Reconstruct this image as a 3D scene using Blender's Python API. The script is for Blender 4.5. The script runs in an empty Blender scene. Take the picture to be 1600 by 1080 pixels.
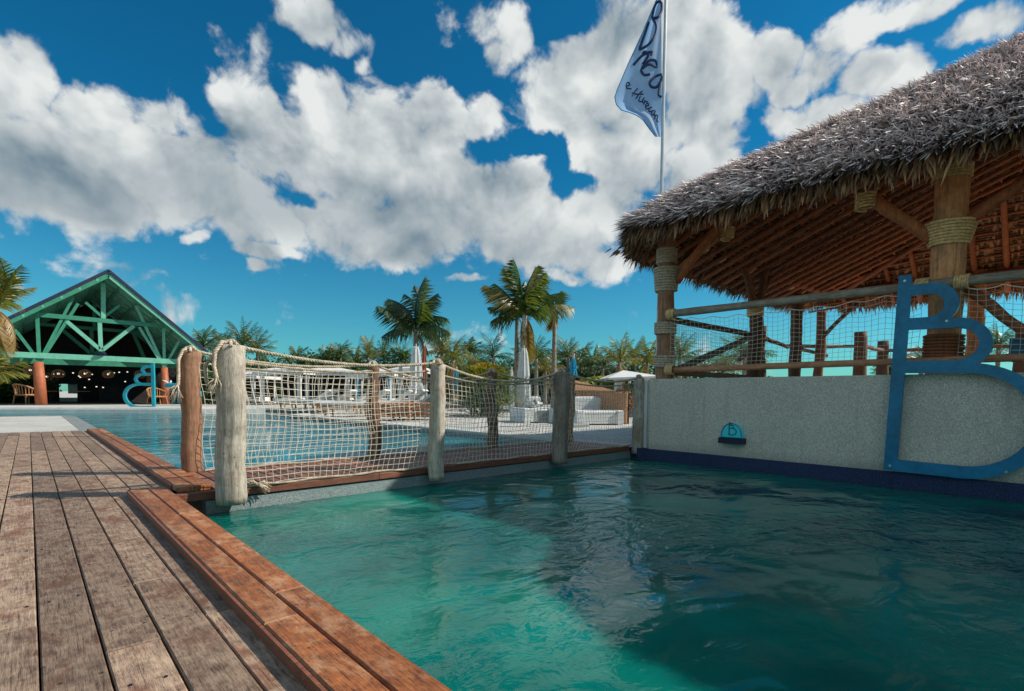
import bpy, bmesh, math, random
import numpy as np
from mathutils import Vector, Matrix, noise
from mathutils.geometry import tessellate_polygon
random.seed(7)
rnd = random.random
def U(a, b): return a + (b - a) * random.random()
S = bpy.context.scene
COL = S.collection

# ------------------------------------------------------------------ camera
FOC, PY = 811.0, 658.5            # focal length and principal row, in 1600x1080 photo pixels
yaw, pit, rol = math.atan2(755, 811), math.radians(-3.0), math.radians(-0.45)
Fv = Vector((math.sin(yaw) * math.cos(pit), math.cos(yaw) * math.cos(pit), math.sin(pit)))
R0 = Vector((math.cos(yaw), -math.sin(yaw), 0)); U0 = R0.cross(Fv)
Rv = math.cos(rol) * R0 - math.sin(rol) * U0
Uv = math.sin(rol) * R0 + math.cos(rol) * U0
CAM = Vector((0, 0, 0.8))
cd = bpy.data.cameras.new('camera'); cam = bpy.data.objects.new('camera', cd); COL.objects.link(cam)
m = Matrix.Identity(4)
for i in range(3):
    m[i][0], m[i][1], m[i][2], m[i][3] = Rv[i], Uv[i], -Fv[i], CAM[i]
cam.matrix_world = m
cd.sensor_width = 36; cd.sensor_fit = 'HORIZONTAL'; cd.lens = FOC / 1600 * 36
cd.shift_y = (PY - 540) / 1600; cd.clip_start = 0.05; cd.clip_end = 4000
S.camera = cam
# surveying helpers: where the sight line through a photo pixel meets a plane
def sight(x, y): return Fv + Rv * ((x - 800) / FOC) - Uv * ((y - PY) / FOC)
def on_z(x, y, z=0.0):
    d = sight(x, y); return CAM + d * ((z - CAM.z) / d.z)
def on_x(x, y, X): d = sight(x, y); return CAM + d * (X / d.x)
def on_y(x, y, Y): d = sight(x, y); return CAM + d * (Y / d.y)
def at_d(x, y, D): return CAM + sight(x, y) * D
def on_v(x, y, P, Q):
    d = sight(x, y); n = Vector((-(Q.y - P.y), Q.x - P.x, 0)); k = n.dot(P - CAM) / n.dot(d); return CAM + d * k

# ------------------------------------------------------------------ light
SUN_AZ, SUN_EL = math.radians(127.5), math.radians(37.5)      # azimuth clockwise from +Y
SDIR = Vector((math.sin(SUN_AZ) * math.cos(SUN_EL), math.cos(SUN_AZ) * math.cos(SUN_EL), math.sin(SUN_EL)))
sl = bpy.data.lights.new('sun', 'SUN'); sl.energy = 5.0; sl.angle = math.radians(0.55); sl.color = (1.0, 0.93, 0.82)
so = bpy.data.objects.new('sun', sl); COL.objects.link(so)
so.rotation_euler = SDIR.to_track_quat('Z', 'Y').to_euler()
vs = S.view_settings
vs.view_transform = 'Standard'; vs.look = 'None'; vs.gamma = 1; vs.exposure = 0.18; vs.use_curve_mapping = False
S.cycles.max_bounces = 6; S.cycles.diffuse_bounces = 4; S.cycles.glossy_bounces = 3; S.cycles.transparent_max_bounces = 6
S.cycles.caustics_reflective = False; S.cycles.caustics_refractive = False

W = bpy.data.worlds.new('World'); S.world = W; W.use_nodes = True
nt = W.node_tree
for n in list(nt.nodes): nt.nodes.remove(n)
class NB:                                              # small node builder
    def __init__(s, t): s.t = t
    def n(s, typ, **kw):
        o = s.t.nodes.new(typ)
        for k, v in kw.items(): setattr(o, k, v)
        return o
    def put(s, sock, v):
        if hasattr(v, 'links') and hasattr(v, 'is_output'): s.t.links.new(v, sock)
        elif isinstance(v, (tuple, list)) and sock.type == 'RGBA' and len(v) == 3: sock.default_value = (*v, 1)
        else: sock.default_value = v
    def math(s, op, a, b=None, c=None, clamp=False):
        o = s.n('ShaderNodeMath', operation=op); o.use_clamp = clamp
        s.put(o.inputs[0], a)
        if b is not None: s.put(o.inputs[1], b)
        if c is not None: s.put(o.inputs[2], c)
        return o.outputs[0]
    def vm(s, op, a, b=None, c=None, out=0):
        o = s.n('ShaderNodeVectorMath', operation=op)
        s.put(o.inputs[0], a)
        if b is not None: s.put(o.inputs[1], b)
        if c is not None: s.put(o.inputs[2], c)
        return o.outputs[out]
    def scale(s, a, k):
        o = s.n('ShaderNodeVectorMath', operation='SCALE'); s.put(o.inputs[0], a); s.put(o.inputs[3], k); return o.outputs[0]
    def noise(s, v, sc, det=4, rough=0.55, dist=0.0, col=False):
        o = s.n('ShaderNodeTexNoise'); s.put(o.inputs['Vector'], v)
        o.inputs['Scale'].default_value = sc; o.inputs['Detail'].default_value = det
        o.inputs['Roughness'].default_value = rough; o.inputs['Distortion'].default_value = dist
        return o.outputs[1 if col else 0]
    def mix(s, f, a, b, typ='MIX'):
        o = s.n('ShaderNodeMix', data_type='RGBA', blend_type=typ)
        s.put(o.inputs[0], f); s.put(o.inputs[6], a); s.put(o.inputs[7], b); return o.outputs[2]
    def ramp(s, v, a, b, c=0.0, d=1.0, smooth=True):
        o = s.n('ShaderNodeMapRange'); o.interpolation_type = 'SMOOTHSTEP' if smooth else 'LINEAR'
        s.put(o.inputs[0], v); o.inputs[1].default_value = a; o.inputs[2].default_value = b
        o.inputs[3].default_value = c; o.inputs[4].default_value = d; return o.outputs[0]
    def bump(s, h, strength, dist, normal=None):
        o = s.n('ShaderNodeBump'); o.inputs['Strength'].default_value = strength; o.inputs['Distance'].default_value = dist
        s.put(o.inputs['Height'], h)
        if normal is not None: s.put(o.inputs['Normal'], normal)
        return o.outputs[0]
b = NB(nt)
sky = b.n('ShaderNodeTexSky', sky_type='NISHITA'); sky.sun_disc = False
sky.sun_elevation = SUN_EL; sky.sun_rotation = SUN_AZ; sky.air_density = 1.1; sky.dust_density = 0.3; sky.ozone_density = 3.0
geo = b.n('ShaderNodeTexCoord').outputs['Generated']
dirv = b.vm('NORMALIZE', geo)
# cumulus layout: one soft ball of cloud per row (photo column, row, half width, half height, weight)
PUFF = [(15,140,95,75,1),(70,120,62,60,.8),(35,250,150,105,1),(170,205,82,72,1),(252,225,58,62,.9),(300,290,150,70,1),(110,305,190,62,1),(392,185,56,62,1),(415,245,62,70,.9),
 (500,175,60,62,1),(520,265,120,100,1),(610,200,78,70,.95),(680,185,62,62,.9),(680,285,120,115,1),(600,365,190,58,.95),(430,355,130,42,.85),(790,335,110,85,1),(860,385,90,52,.95),(905,330,50,60,.8),
 (420,402,60,11,.62),(300,374,32,10,.55),(395,422,16,8,.5),(790,60,62,85,.9),(880,150,95,95,.95),(985,110,85,100,.95),(1085,70,85,75,.95),(1100,190,72,95,1),(1010,250,95,75,.95),(1070,300,62,45,.8),
 (1215,75,52,62,.9),(1245,125,40,36,.9),(1335,35,92,40,.85),(1440,12,90,22,.75),(1300,190,72,50,.9),(1370,125,60,52,.95),(1430,110,60,50,.7),(1540,45,75,30,.75),(490,28,48,34,.8),(530,60,28,22,.6),(572,98,20,16,.55),(345,132,20,20,.45),
 (700,60,30,60,.35),(740,190,60,60,.8),(960,330,70,60,.8),(930,250,60,60,.75),(1150,130,50,60,.7),(1280,90,60,60,.7),(1220,190,40,40,.6),(1010,30,90,40,.7),(290,230,60,50,.5),(740,432,48,10,.6),(960,415,60,40,.6),(1100,440,60,12,.5),(880,435,60,14,.6)]
HOLE = [(760,240,46,18,.62),(845,230,46,22,.7),(862,262,30,26,.6),(890,295,46,26,.7),(478,322,26,12,.62),(506,308,22,14,.6),(720,120,36,60,.6),(1180,255,28,55,.6),(905,30,50,30,.5),(1245,10,40,24,.5),(460,150,28,40,.4)]
SHADE = [(90,300,230,62,.85),(400,325,220,62,.8),(620,345,210,70,.8),(700,300,80,60,.35),(860,395,100,40,.6),(1010,300,130,52,.55),(1060,140,70,60,.2),(560,240,60,40,.3),(240,290,70,40,.5)]
for k in range(22):                                     # unseen broken cumulus, added around the rest of the sky for fill light
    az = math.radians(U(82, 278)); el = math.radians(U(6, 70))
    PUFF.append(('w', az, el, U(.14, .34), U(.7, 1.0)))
def puff(p, acc, op):
    if p[0] == 'w':
        a = yaw + p[1] ; c = Vector((math.sin(a) * math.cos(p[2]), math.cos(a) * math.cos(p[2]), math.sin(p[2]))); r = p[3]; k = 1.5; w = p[4]
    else:
        x, y, rx, ry, w = p
        c = sight(x, y).normalized()
        r = (sight(x + rx, y).normalized() - sight(x - rx, y).normalized()).length / 2
        rz = (sight(x, y + ry).normalized() - sight(x, y - ry).normalized()).length / 2
        k = r / rz
    sub = b.vm('MULTIPLY_ADD', dw, (1, 1, k), tuple(-Vector((c.x, c.y, c.z * k))))
    ln = b.vm('LENGTH', sub, out=1)
    v = b.ramp(ln, r * 1.45, r * 0.30, 0, w)
    return v if acc is None else b.math(op, acc, v)
n0 = b.noise(dirv, 5.0, 5, 0.6, 0.0, True)
wrp = b.scale(b.vm('SUBTRACT', n0, (.5, .5, .5)), 0.085)
dw = b.vm('ADD', dirv, wrp)
acc = None
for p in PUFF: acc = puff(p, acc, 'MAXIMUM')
hol = None
for p in HOLE: hol = puff(p, hol, 'MAXIMUM')
shd = None
for p in SHADE: shd = puff(p, shd, 'MAXIMUM')
fb = b.noise(dirv, 9.0, 9, 0.62, 0.35)
fs = b.noise(dirv, 6.5, 5, 0.5, 0.25); fb2 = b.noise(b.vm('ADD', dirv, tuple(SDIR * 0.03 + Vector((0, 0, .03)))), 6.5, 5, 0.5, 0.25)
bil = b.math('ABSOLUTE', b.math('SUBTRACT', b.noise(b.vm('ADD', dirv, wrp), 13.0, 3, 0.5, 0.0), .5))
rag = b.math('ADD', b.math('MULTIPLY', b.math('SUBTRACT', fb, .5), 2.2), b.math('MULTIPLY_ADD', bil, 1.5, -.15))
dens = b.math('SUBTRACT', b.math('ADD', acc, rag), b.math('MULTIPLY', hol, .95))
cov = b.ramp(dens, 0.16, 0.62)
relief = b.math('MULTIPLY_ADD', b.math('SUBTRACT', fs, fb2), 2.6, b.math('MULTIPLY_ADD', bil, 1.25, .60), clamp=True)
lightf = b.math('MULTIPLY', relief, b.math('SUBTRACT', 1.0, b.math('MULTIPLY', shd, .62)), clamp=True)
cl = b.mix(lightf, (.16, .25, .32), (.88, .91, .90))
zz = b.n('ShaderNodeSeparateXYZ'); b.put(zz.inputs[0], dirv)
tint = b.mix(b.ramp(zz.outputs[2], 0.0, 0.42), (.17, .52, .57), (.034, .40, .53))
skyc = b.mix(1.0, sky.outputs[0], tint, 'MULTIPLY')
bg = b.n('ShaderNodeBackground'); bg.inputs[1].default_value = 0.15
bg2 = b.n('ShaderNodeBackground'); bg2.inputs[1].default_value = 0.80
b.put(bg.inputs[0], skyc); b.put(bg2.inputs[0], cl)
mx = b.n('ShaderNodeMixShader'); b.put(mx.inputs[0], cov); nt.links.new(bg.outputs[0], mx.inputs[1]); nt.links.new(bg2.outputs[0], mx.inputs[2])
wo = b.n('ShaderNodeOutputWorld'); nt.links.new(mx.outputs[0], wo.inputs[0])
W.cycles.sampling_method = 'MANUAL'; W.cycles.sample_map_resolution = 512

# ------------------------------------------------------------------ scene bookkeeping
def tag(o, label=None, cat=None, group=None, kind=None):
    if label: o['label'] = label
    if cat: o['category'] = cat
    if group: o['group'] = group
    if kind: o['kind'] = kind
    return o
def thing(name, loc, label, cat, group=None, rz=0):
    o = bpy.data.objects.new(name, None); COL.objects.link(o); o.location = loc; o.rotation_euler = (0, 0, rz)
    o.empty_display_size = .2
    return tag(o, label, cat, group)
def copy_tree(o, parent=None):
    c = o.copy(); COL.objects.link(c)
    if parent is not None: c.parent = parent; c.matrix_parent_inverse = o.matrix_parent_inverse.copy()
    for ch in KIDS.get(o.name, []): 
        d = copy_tree(ch, c); KIDS.setdefault(c.name, []).append(d)
    return c
KIDS = {}
class MB:                                              # collects faces, links them as one mesh object
    def __init__(s): s.v = []; s.f = []; s.a = []; s.val = 0.0
    def face(s, pts):
        n = len(s.v); s.v += [tuple(p) for p in pts]; s.f.append(tuple(range(n, n + len(pts)))); s.a.append(s.val)
    def box(s, c, d, rot=None, bevel=0.0):
        c = Vector(c); hx, hy, hz = d[0] / 2, d[1] / 2, d[2] / 2
        if bevel <= 0:
            P = [Vector((x * hx, y * hy, z * hz)) for z in (-1, 1) for y in (-1, 1) for x in (-1, 1)]
            F = [(0, 2, 3, 1), (4, 5, 7, 6), (0, 1, 5, 4), (2, 6, 7, 3), (0, 4, 6, 2), (1, 3, 7, 5)]
        else:                                          # chamfer the four top edges
            e = bevel
            P = [Vector((x * hx, y * hy, -hz)) for y in (-1, 1) for x in (-1, 1)] + \
                [Vector((x * hx, y * hy, hz - e)) for y in (-1, 1) for x in (-1, 1)] + \
                [Vector((x * (hx - e), y * (hy - e), hz)) for y in (-1, 1) for x in (-1, 1)]
            F = [(0, 2, 3, 1), (8, 9, 11, 10), (0, 1, 5, 4), (1, 3, 7, 5), (3, 2, 6, 7), (2, 0, 4, 6), (4, 5, 9, 8), (5, 7, 11, 9), (7, 6, 10, 11), (6, 4, 8, 10)]
        if rot is not None: P = [rot @ p for p in P]
        n = len(s.v); s.v += [tuple(p + c) for p in P]; s.f += [tuple(i + n for i in f) for f in F]; s.a += [s.val] * len(F)
    def beam(s, p, q, w, h=None):
        p, q = Vector(p), Vector(q); h = h or w
        s.box((p + q) / 2, (w, h, (q - p).length), (q - p).to_track_quat('Z', 'Y').to_matrix())
    def tube(s, pts, rad, n=8, cap=True, wob=0.0, oval=1.0):
        pts = [Vector(p) for p in pts]
        if not hasattr(rad, '__len__'): rad = [rad] * len(pts)
        base = len(s.v); up = None
        for i, p in enumerate(pts):
            t = (pts[min(i + 1, len(pts) - 1)] - pts[max(i - 1, 0)])
            if t.length < 1e-9: t = Vector((0, 0, 1))
            t.normalize()
            if up is None: up = t.orthogonal().normalized()
            else:
                up = up - t * up.dot(t)
                up = up.normalized() if up.length > 1e-6 else t.orthogonal().normalized()
            w = t.cross(up)
            for k in range(n):
                a = 2 * math.pi * k / n
                r = rad[i]
                if wob and n >= 20: r *= 1 + .05 * noise.noise(Vector((math.cos(a) * 4.5 + base, math.sin(a) * 4.5, p.z * .9))) - .10 * max(0, noise.noise(Vector((math.cos(a) * 3 + base, math.sin(a) * 3, p.z * .5 + 7))) - .25)
                if wob: r *= 1 + wob * (noise.noise(Vector((math.cos(a) * 1.3 + base, math.sin(a) * 1.3, p.length * 2.1))))
                s.v.append(tuple(p + up * (math.cos(a) * r * oval) + w * (math.sin(a) * r)))
        for i in range(len(pts) - 1):
            for k in range(n):
                a = base + i * n + k; c = base + i * n + (k + 1) % n
                s.f.append((a, c, c + n, a + n)); s.a.append(s.val)
        if cap:
            s.f.append(tuple(base + k for k in range(n))[::-1]); s.a.append(s.val)
            e = base + (len(pts) - 1) * n; s.f.append(tuple(e + k for k in range(n))); s.a.append(s.val)
    def ngon_prism(s, poly, z0, z1):
        tri = tessellate_polygon([[Vector((x, y, 0)) for x, y in poly]]); n = len(s.v); k = len(poly)
        s.v += [(x, y, z0) for x, y in poly] + [(x, y, z1) for x, y in poly]
        for t in tri: s.f.append(tuple(n + k + i for i in t)); s.f.append(tuple(n + i for i in t[::-1])); s.a += [0, 0]
        for i in range(k): j = (i + 1) % k; s.f.append((n + i, n + j, n + k + j, n + k + i)); s.a.append(0)
    def build(s, name, mat, parent=None, smooth=False, attr=False, loc=None, label=None):
        me = bpy.data.meshes.new(name); me.from_pydata(s.v, [], s.f); me.validate(); 
        if attr and len(me.polygons) == len(s.a):
            at = me.attributes.new('rnd', 'FLOAT', 'FACE'); at.data.foreach_set('value', s.a)
        me.materials.append(mat)
        if smooth: me.shade_smooth()
        bm = bmesh.new(); bm.from_mesh(me); 
        if not attr: bmesh.ops.recalc_face_normals(bm, faces=bm.faces)
        bm.to_mesh(me); bm.free()
        if smooth: me.shade_smooth()
        return link(name, me, parent, loc, label)
def link(name, me, parent=None, loc=None, label=None):
    o = bpy.data.objects.new(name, me); COL.objects.link(o)
    if parent is not None: o.parent = parent; KIDS.setdefault(parent.name, []).append(o)
    if loc is not None: o.location = loc
    if label: o['label'] = label
    return o

# ------------------------------------------------------------------ materials
MATS = {}
def mat(name):
    m = bpy.data.materials.new(name); m.use_nodes = True; t = m.node_tree
    for n in list(t.nodes): t.nodes.remove(n)
    q = NB(t); p = q.n('ShaderNodeBsdfPrincipled'); o = q.n('ShaderNodeOutputMaterial'); t.links.new(p.outputs[0], o.inputs[0])
    MATS[name] = m; return m, q, p
def seedvec(q, k=37.0):
    tc = q.n('ShaderNodeTexCoord').outputs['Object']; r = q.n('ShaderNodeObjectInfo').outputs['Random']
    return q.vm('ADD', tc, q.scale((1.0, .73, .41), q.math('MULTIPLY', r, k))), r
def plain(name, col, rough=.6, var=.25, sc=8, bump=.0, metal=0, bsc=60, bd=.004):
    m, q, p = mat(name); v, r = seedvec(q)
    n1 = q.noise(v, sc, 5, .6); n2 = q.noise(v, sc * 9, 3, .6)
    f = q.math('MULTIPLY_ADD', n2, .35, q.math('MULTIPLY', n1, .65))
    lo = tuple(c * (1 - var) for c in col); hi = tuple(min(1, c * (1 + var)) for c in col)
    c = q.mix(q.ramp(f, .35, .65), lo, hi); q.put(p.inputs['Base Color'], c); p.inputs['Roughness'].default_value = rough
    p.inputs['Metallic'].default_value = metal
    if bump: q.put(p.inputs['Normal'], q.bump(q.noise(v, bsc, 4, .6), bump, bd))
    return m
def wood(name, dark, light, stain, along='Y', sc=1.0, rough=.7, bump=.5, stains=.5, spots=True):
    m, q, p = mat(name); v, r = seedvec(q)
    st = {'Y': (44, 2.6, 44), 'X': (1.6, 30, 30), 'Z': (26, 26, 1.5)}[along]
    g = q.noise(q.vm('MULTIPLY', v, tuple(s * sc for s in st)), 3.0, 6, .68, .5)
    g2 = q.noise(q.vm('MULTIPLY', v, tuple(s * sc * 4 for s in st)), 3.0, 3, .6)
    g3 = q.noise(q.vm('MULTIPLY', v, {'Y': (1.6, .8, 1), 'X': (.8, 1.6, 1), 'Z': (1, 1, .6)}[along]), 4.6 * sc, 8, .74, .3)
    g4 = q.noise(v, 17 * sc, 5, .7, .3)
    f = q.math('ADD', q.math('MULTIPLY', g, .38), q.math('ADD', q.math('MULTIPLY', g2, .27), q.math('MULTIPLY', g4, .35)))
    c = q.mix(q.ramp(f, .34, .66), dark, light)
    c = q.mix(q.math('MULTIPLY', q.ramp(g3, .48, .64), stains), c, stain)
    c = q.mix(q.math('MULTIPLY', q.ramp(g, .40, .33), .5), c, tuple(x * .25 for x in dark))
    if spots:
        sp = q.n('ShaderNodeTexVoronoi'); sp.inputs['Scale'].default_value = 9; q.put(sp.inputs['Vector'], v)
        c = q.mix(q.ramp(sp.outputs['Distance'], .075, .05, 0, .75), c, tuple(x * .2 for x in dark))
    c = q.mix(1.0, c, q.mix(r, (.62, .59, .58), (1.28, 1.24, 1.22)), 'MULTIPLY')
    q.put(p.inputs['Base Color'], c); q.put(p.inputs['Roughness'], q.ramp(g4, .3, .7, rough - .12, rough + .15))
    h = q.math('ADD', q.math('MULTIPLY', g, .7), q.math('MULTIPLY', g2, .4))
    q.put(p.inputs['Normal'], q.bump(h, bump, .006)); return m
M_deck = wood('weathered_deck_wood', (.080, .042, .025), (.47, .35, .25), (.15, .058, .028), 'Y', stains=.75)
M_red = wood('red_border_wood', (.085, .024, .007), (.42, .145, .042), (.46, .26, .14), 'Y', rough=.5, stains=.8)
M_slat = wood('red_slat_wood', (.12, .040, .022), (.34, .16, .10), (.10, .035, .02), 'Y', rough=.55, stains=.4, spots=False)
M_beam = wood('red_beam_wood', (.10, .030, .014), (.27, .10, .055), (.16, .07, .04), 'X', rough=.6, stains=.4, spots=False)
M_log = wood('bleached_log', (.20, .175, .14), (.60, .56, .47), (.24, .15, .09), 'Z', sc=.55, rough=.8, bump=.8, stains=.6)
M_log2 = wood('brown_log', (.16, .075, .04), (.42, .24, .14), (.16, .06, .03), 'Z', sc=.55, rough=.8, bump=.8, stains=.5)
M_logb = wood('palapa_log', (.42, .18, .075), (.92, .47, .22), (.20, .14, .09), 'Z', sc=.5, rough=.8, bump=.8, stains=.5, spots=False)
M_raft = wood('rafter_wood', (.20, .055, .020), (.56, .19, .07), (.35, .12, .05), 'Z', sc=.6, rough=.7, bump=.5, stains=.4, spots=False)
M_rail = wood('grey_rail_wood', (.13, .10, .075), (.36, .30, .23), (.16, .09, .05), 'X', sc=.6, rough=.8, stains=.4, spots=False)
M_raily = wood('grey_rail_wood_b', (.20, .16, .12), (.58, .50, .40), (.16, .09, .05), 'Y', sc=.6, rough=.8, stains=.4, spots=False)
M_railr = wood('brown_rail_wood', (.26, .11, .05), (.62, .32, .18), (.2, .1, .05), 'Y', sc=.6, rough=.8, stains=.4, spots=False)
M_rope = plain('manila_rope', (.50, .42, .31), .9, .35, 30, .6, bsc=300)
M_lash = plain('lashing_rope', (.90, .54, .26), .9, .35, 30, .6, bsc=300)
M_net = plain('white_net_cord', (.68, .61, .50), .8, .2, 20)
M_white = plain('white_fabric', (.62, .63, .62), .85, .08, 3, .3, bsc=40)
M_whitep = plain('white_paint', (.74, .76, .75), .6, .06, 3)
M_bluef = plain('turquoise_fabric', (.01, .30, .48), .8, .25, 5)
M_redf = plain('rust_fabric', (.34, .08, .04), .8, .25, 5)
M_blue = plain('blue_sign_paint', (.006, .165, .32), .33, .30, 2, .25, bsc=9)
M_teal = plain('turquoise_paint', (.01, .27, .35), .4, .2, 4)
M_navy = plain('navy_metal', (.004, .008, .04), .4, .2, 5)
M_steel = plain('steel', (.5, .52, .5), .35, .1, 5, metal=.8)
M_green = plain('green_painted_timber', (.028, .21, .13), .55, .16, 4)
M_soffit = plain('pale_soffit_paint', (.46, .80, .64), .6, .12, 4)
M_poste = wood('shade_darkened_wood', (.06, .028, .016), (.22, .11, .06), (.10, .06, .04), 'Z', sc=.5, rough=.85, bump=.8, stains=.5, spots=False)  # log wood darkened, the shade under the palapa put into its colour
M_greenl = plain('pale_green_painted_timber', (.13, .40, .29), .55, .12, 4)
M_roofn = plain('dark_roof_sheet', (.012, .014, .045), .5, .2, 4)
M_column = plain('terracotta_column', (.36, .10, .04), .6, .15, 4)
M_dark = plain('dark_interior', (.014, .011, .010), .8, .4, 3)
M_black = plain('black_rubber', (.01, .01, .01), .7, .2, 4)
M_rattan = plain('rattan', (.42, .20, .09), .7, .3, 40, .5, bsc=120)
M_coping = plain('pale_coping', (.50, .50, .47), .7, .12, 4, .2, bsc=60)
M_grey = plain('grey_coping', (.20, .22, .22), .75, .15, 5, .2, bsc=60)
M_floor = plain('palapa_boards', (.55, .40, .28), .8, .2, 3)
M_sand = plain('pale_terrace', (.45, .44, .405), .85, .14, 1.5, .2, bsc=60)
M_ground = plain('sandy_ground', (.34, .31, .24), .95, .2, .3)
M_under = plain('deck_underlay', (.020, .012, .009), .9, .3, 6)
M_trunk = plain('palm_trunk', (.22, .18, .14), .9, .35, 6, .8, bsc=30, bd=.02)
M_paletr = plain('pale_palm_trunk', (.42, .40, .36), .9, .2, 6, .6, bsc=30, bd=.02)
M_pflag = None
def leafmat(name, a, c2, dry=(.36, .22, .05), dryf=.0, tr=.35):
    m, q, p = mat(name); v, r = seedvec(q)
    at = q.n('ShaderNodeAttribute', attribute_name='rnd').outputs['Fac']
    c = q.mix(at, a, c2)
    c = q.mix(q.math('MULTIPLY', q.ramp(q.math('ADD', r, q.math('MULTIPLY', at, .3)), .75, 1.1), dryf), c, dry)
    q.put(p.inputs['Base Color'], c); p.inputs['Roughness'].default_value = .42
    tl = q.n('ShaderNodeBsdfTranslucent'); q.put(tl.inputs[0], q.mix(.5, c, (.22, .30, .02)))
    ms = q.n('ShaderNodeMixShader'); ms.inputs[0].default_value = tr
    out = [n for n in m.node_tree.nodes if n.type == 'OUTPUT_MATERIAL'][0]
    m.node_tree.links.new(p.outputs[0], ms.inputs[1]); m.node_tree.links.new(tl.outputs[0], ms.inputs[2]); m.node_tree.links.new(ms.outputs[0], out.inputs[0])
    return m
M_leaf = leafmat('palm_leaf', (.012, .050, .014), (.055, .125, .022), dryf=.55)
M_leafg = leafmat('gold_palm_leaf', (.06, .11, .015), (.30, .22, .03), dryf=.9)
M_leafd = leafmat('dark_palm_leaf', (.008, .035, .020), (.030, .085, .030), dryf=.2)
M_dry = leafmat('dry_palm_leaf', (.22, .12, .035), (.42, .26, .07))
M_yel = leafmat('yellow_leaf', (.10, .16, .012), (.34, .34, .03))
M_orange = leafmat('orange_leaf', (.42, .17, .01), (.60, .40, .03))
M_bush = leafmat('shrub_leaf', (.010, .040, .010), (.06, .12, .02))
M_redl = leafmat('red_leaf', (.20, .02, .01), (.50, .22, .08))

def mk_thatch():
    m, q, p = mat('thatch_leaf')
    at = q.n('ShaderNodeAttribute', attribute_name='rnd').outputs['Fac']
    cr = q.n('ShaderNodeValToRGB'); q.put(cr.inputs[0], at); e = cr.color_ramp.elements
    e[0].position = 0; e[0].color = (.080, .048, .040, 1); e[1].position = 1; e[1].color = (1, .88, .84, 1)
    for pos, c in ((.30, (.14, .09, .08)), (.42, (.34, .25, .23)), (.52, (.92, .80, .76))):
        x = e.new(pos); x.color = (*c, 1)
    q.put(p.inputs['Base Color'], cr.outputs[0]); p.inputs['Roughness'].default_value = .75
    return m
M_thatch = mk_thatch()
def mk_fringe():
    m, q, p = mat('thatch_fringe')
    at = q.n('ShaderNodeAttribute', attribute_name='rnd').outputs['Fac']
    q.put(p.inputs['Base Color'], q.mix(at, (.055, .036, .026), (.66, .36, .17))); p.inputs['Roughness'].default_value = .7
    return m
M_fringe = mk_fringe()
def mk_under():
    m, q, p = mat('thatch_underside')
    v = q.n('ShaderNodeTexCoord').outputs['Object']
    w = q.n('ShaderNodeTexWave', wave_type='BANDS', bands_direction='Z'); q.put(w.inputs[0], v); w.inputs['Scale'].default_value = 9; w.inputs['Distortion'].default_value = 4; w.inputs['Detail'].default_value = 3
    n = q.noise(v, 9, 5, .7)
    f = q.math('MULTIPLY', w.outputs[1], n)
    q.put(p.inputs['Base Color'], q.mix(q.ramp(f, .2, .65), (.05, .020, .011), (.34, .17, .085))); p.inputs['Roughness'].default_value = .9
    return m
M_und = mk_under()
def mk_wall(name, a, c2, speck=.5, sc=55):
    m, q, p = mat(name); v = q.n('ShaderNodeTexCoord').outputs['Object']
    n = q.noise(v, sc * 1.9, 2, .9); n2 = q.noise(v, 1.6, 5, .6); n3 = q.noise(v, sc * 2.3, 2, .6)
    c = q.mix(q.ramp(n, .40, .62), a, c2)
    c = q.mix(q.ramp(n3, .62, .72, 0, speck), c, (.9, .9, .85))
    c = q.mix(q.ramp(n3, .36, .28, 0, speck), c, tuple(x * .3 for x in a))
    c = q.mix(1.0, c, q.mix(n2, (.8, .8, .8), (1.15, 1.15, 1.12)), 'MULTIPLY')
    xz = q.n('ShaderNodeSeparateXYZ'); q.put(xz.inputs[0], v)
    dr = q.noise(q.vm('MULTIPLY', v, (4, 9, .7)), 1.0, 4, .6)
    c = q.mix(q.math('MULTIPLY', q.ramp(dr, .54, .72), .22), c, tuple(x * .45 for x in a))
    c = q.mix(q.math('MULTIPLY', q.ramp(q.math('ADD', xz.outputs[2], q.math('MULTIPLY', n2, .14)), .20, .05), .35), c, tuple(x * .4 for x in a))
    q.put(p.inputs['Base Color'], c); p.inputs['Roughness'].default_value = .9
    q.put(p.inputs['Normal'], q.bump(q.math('ADD', n, q.math('MULTIPLY', n2, .6)), .8, .012)); return m
M_wall = mk_wall('pebbledash_plaster', (.50, .455, .375), (.93, .87, .745))
M_band = mk_wall('blue_plinth', (.018, .034, .105), (.05, .085, .20), .15, 40)
M_dam = mk_wall('grey_dam_concrete', (.20, .26, .28), (.44, .50, .50), .35, 50)
def water(name, col, col2, wsc, st, dist, sss=0):
    m, q, p = mat(name); v = q.n('ShaderNodeTexCoord').outputs['Object']
    n0 = q.noise(v, .55, 4, .6); c = q.mix(q.ramp(n0, .3, .7), col, col2)
    vv = q.vm('MULTIPLY', v, (1.0, 1.25, 1))
    w1 = q.noise(vv, wsc * .42, 2, .45, .6); w2 = q.noise(vv, wsc * 1.25, 3, .5, .9); w3 = q.noise(vv, wsc * 3.6, 3, .55, .6)
    calm = q.ramp(q.noise(v, .33, 2, .5), .42, .60, .14, 1.0)
    big = q.noise(vv, wsc * .15, 2, .4, .3)
    h = q.math('ADD', q.math('MULTIPLY_ADD', big, 2.2, q.math('MULTIPLY', w1, 1.0)), q.math('MULTIPLY', q.math('ADD', q.math('MULTIPLY', w2, .80), q.math('MULTIPLY', w3, .24)), calm))
    q.put(p.inputs['Base Color'], c); p.inputs['Roughness'].default_value = .012; p.inputs['IOR'].default_value = 1.40
    q.put(p.inputs['Normal'], q.bump(h, st, dist))
    if sss: p.inputs['Subsurface Weight'].default_value = 1; p.inputs['Subsurface Radius'].default_value = (.12, 1.0, .85); p.inputs['Subsurface Scale'].default_value = sss
    return m
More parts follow.
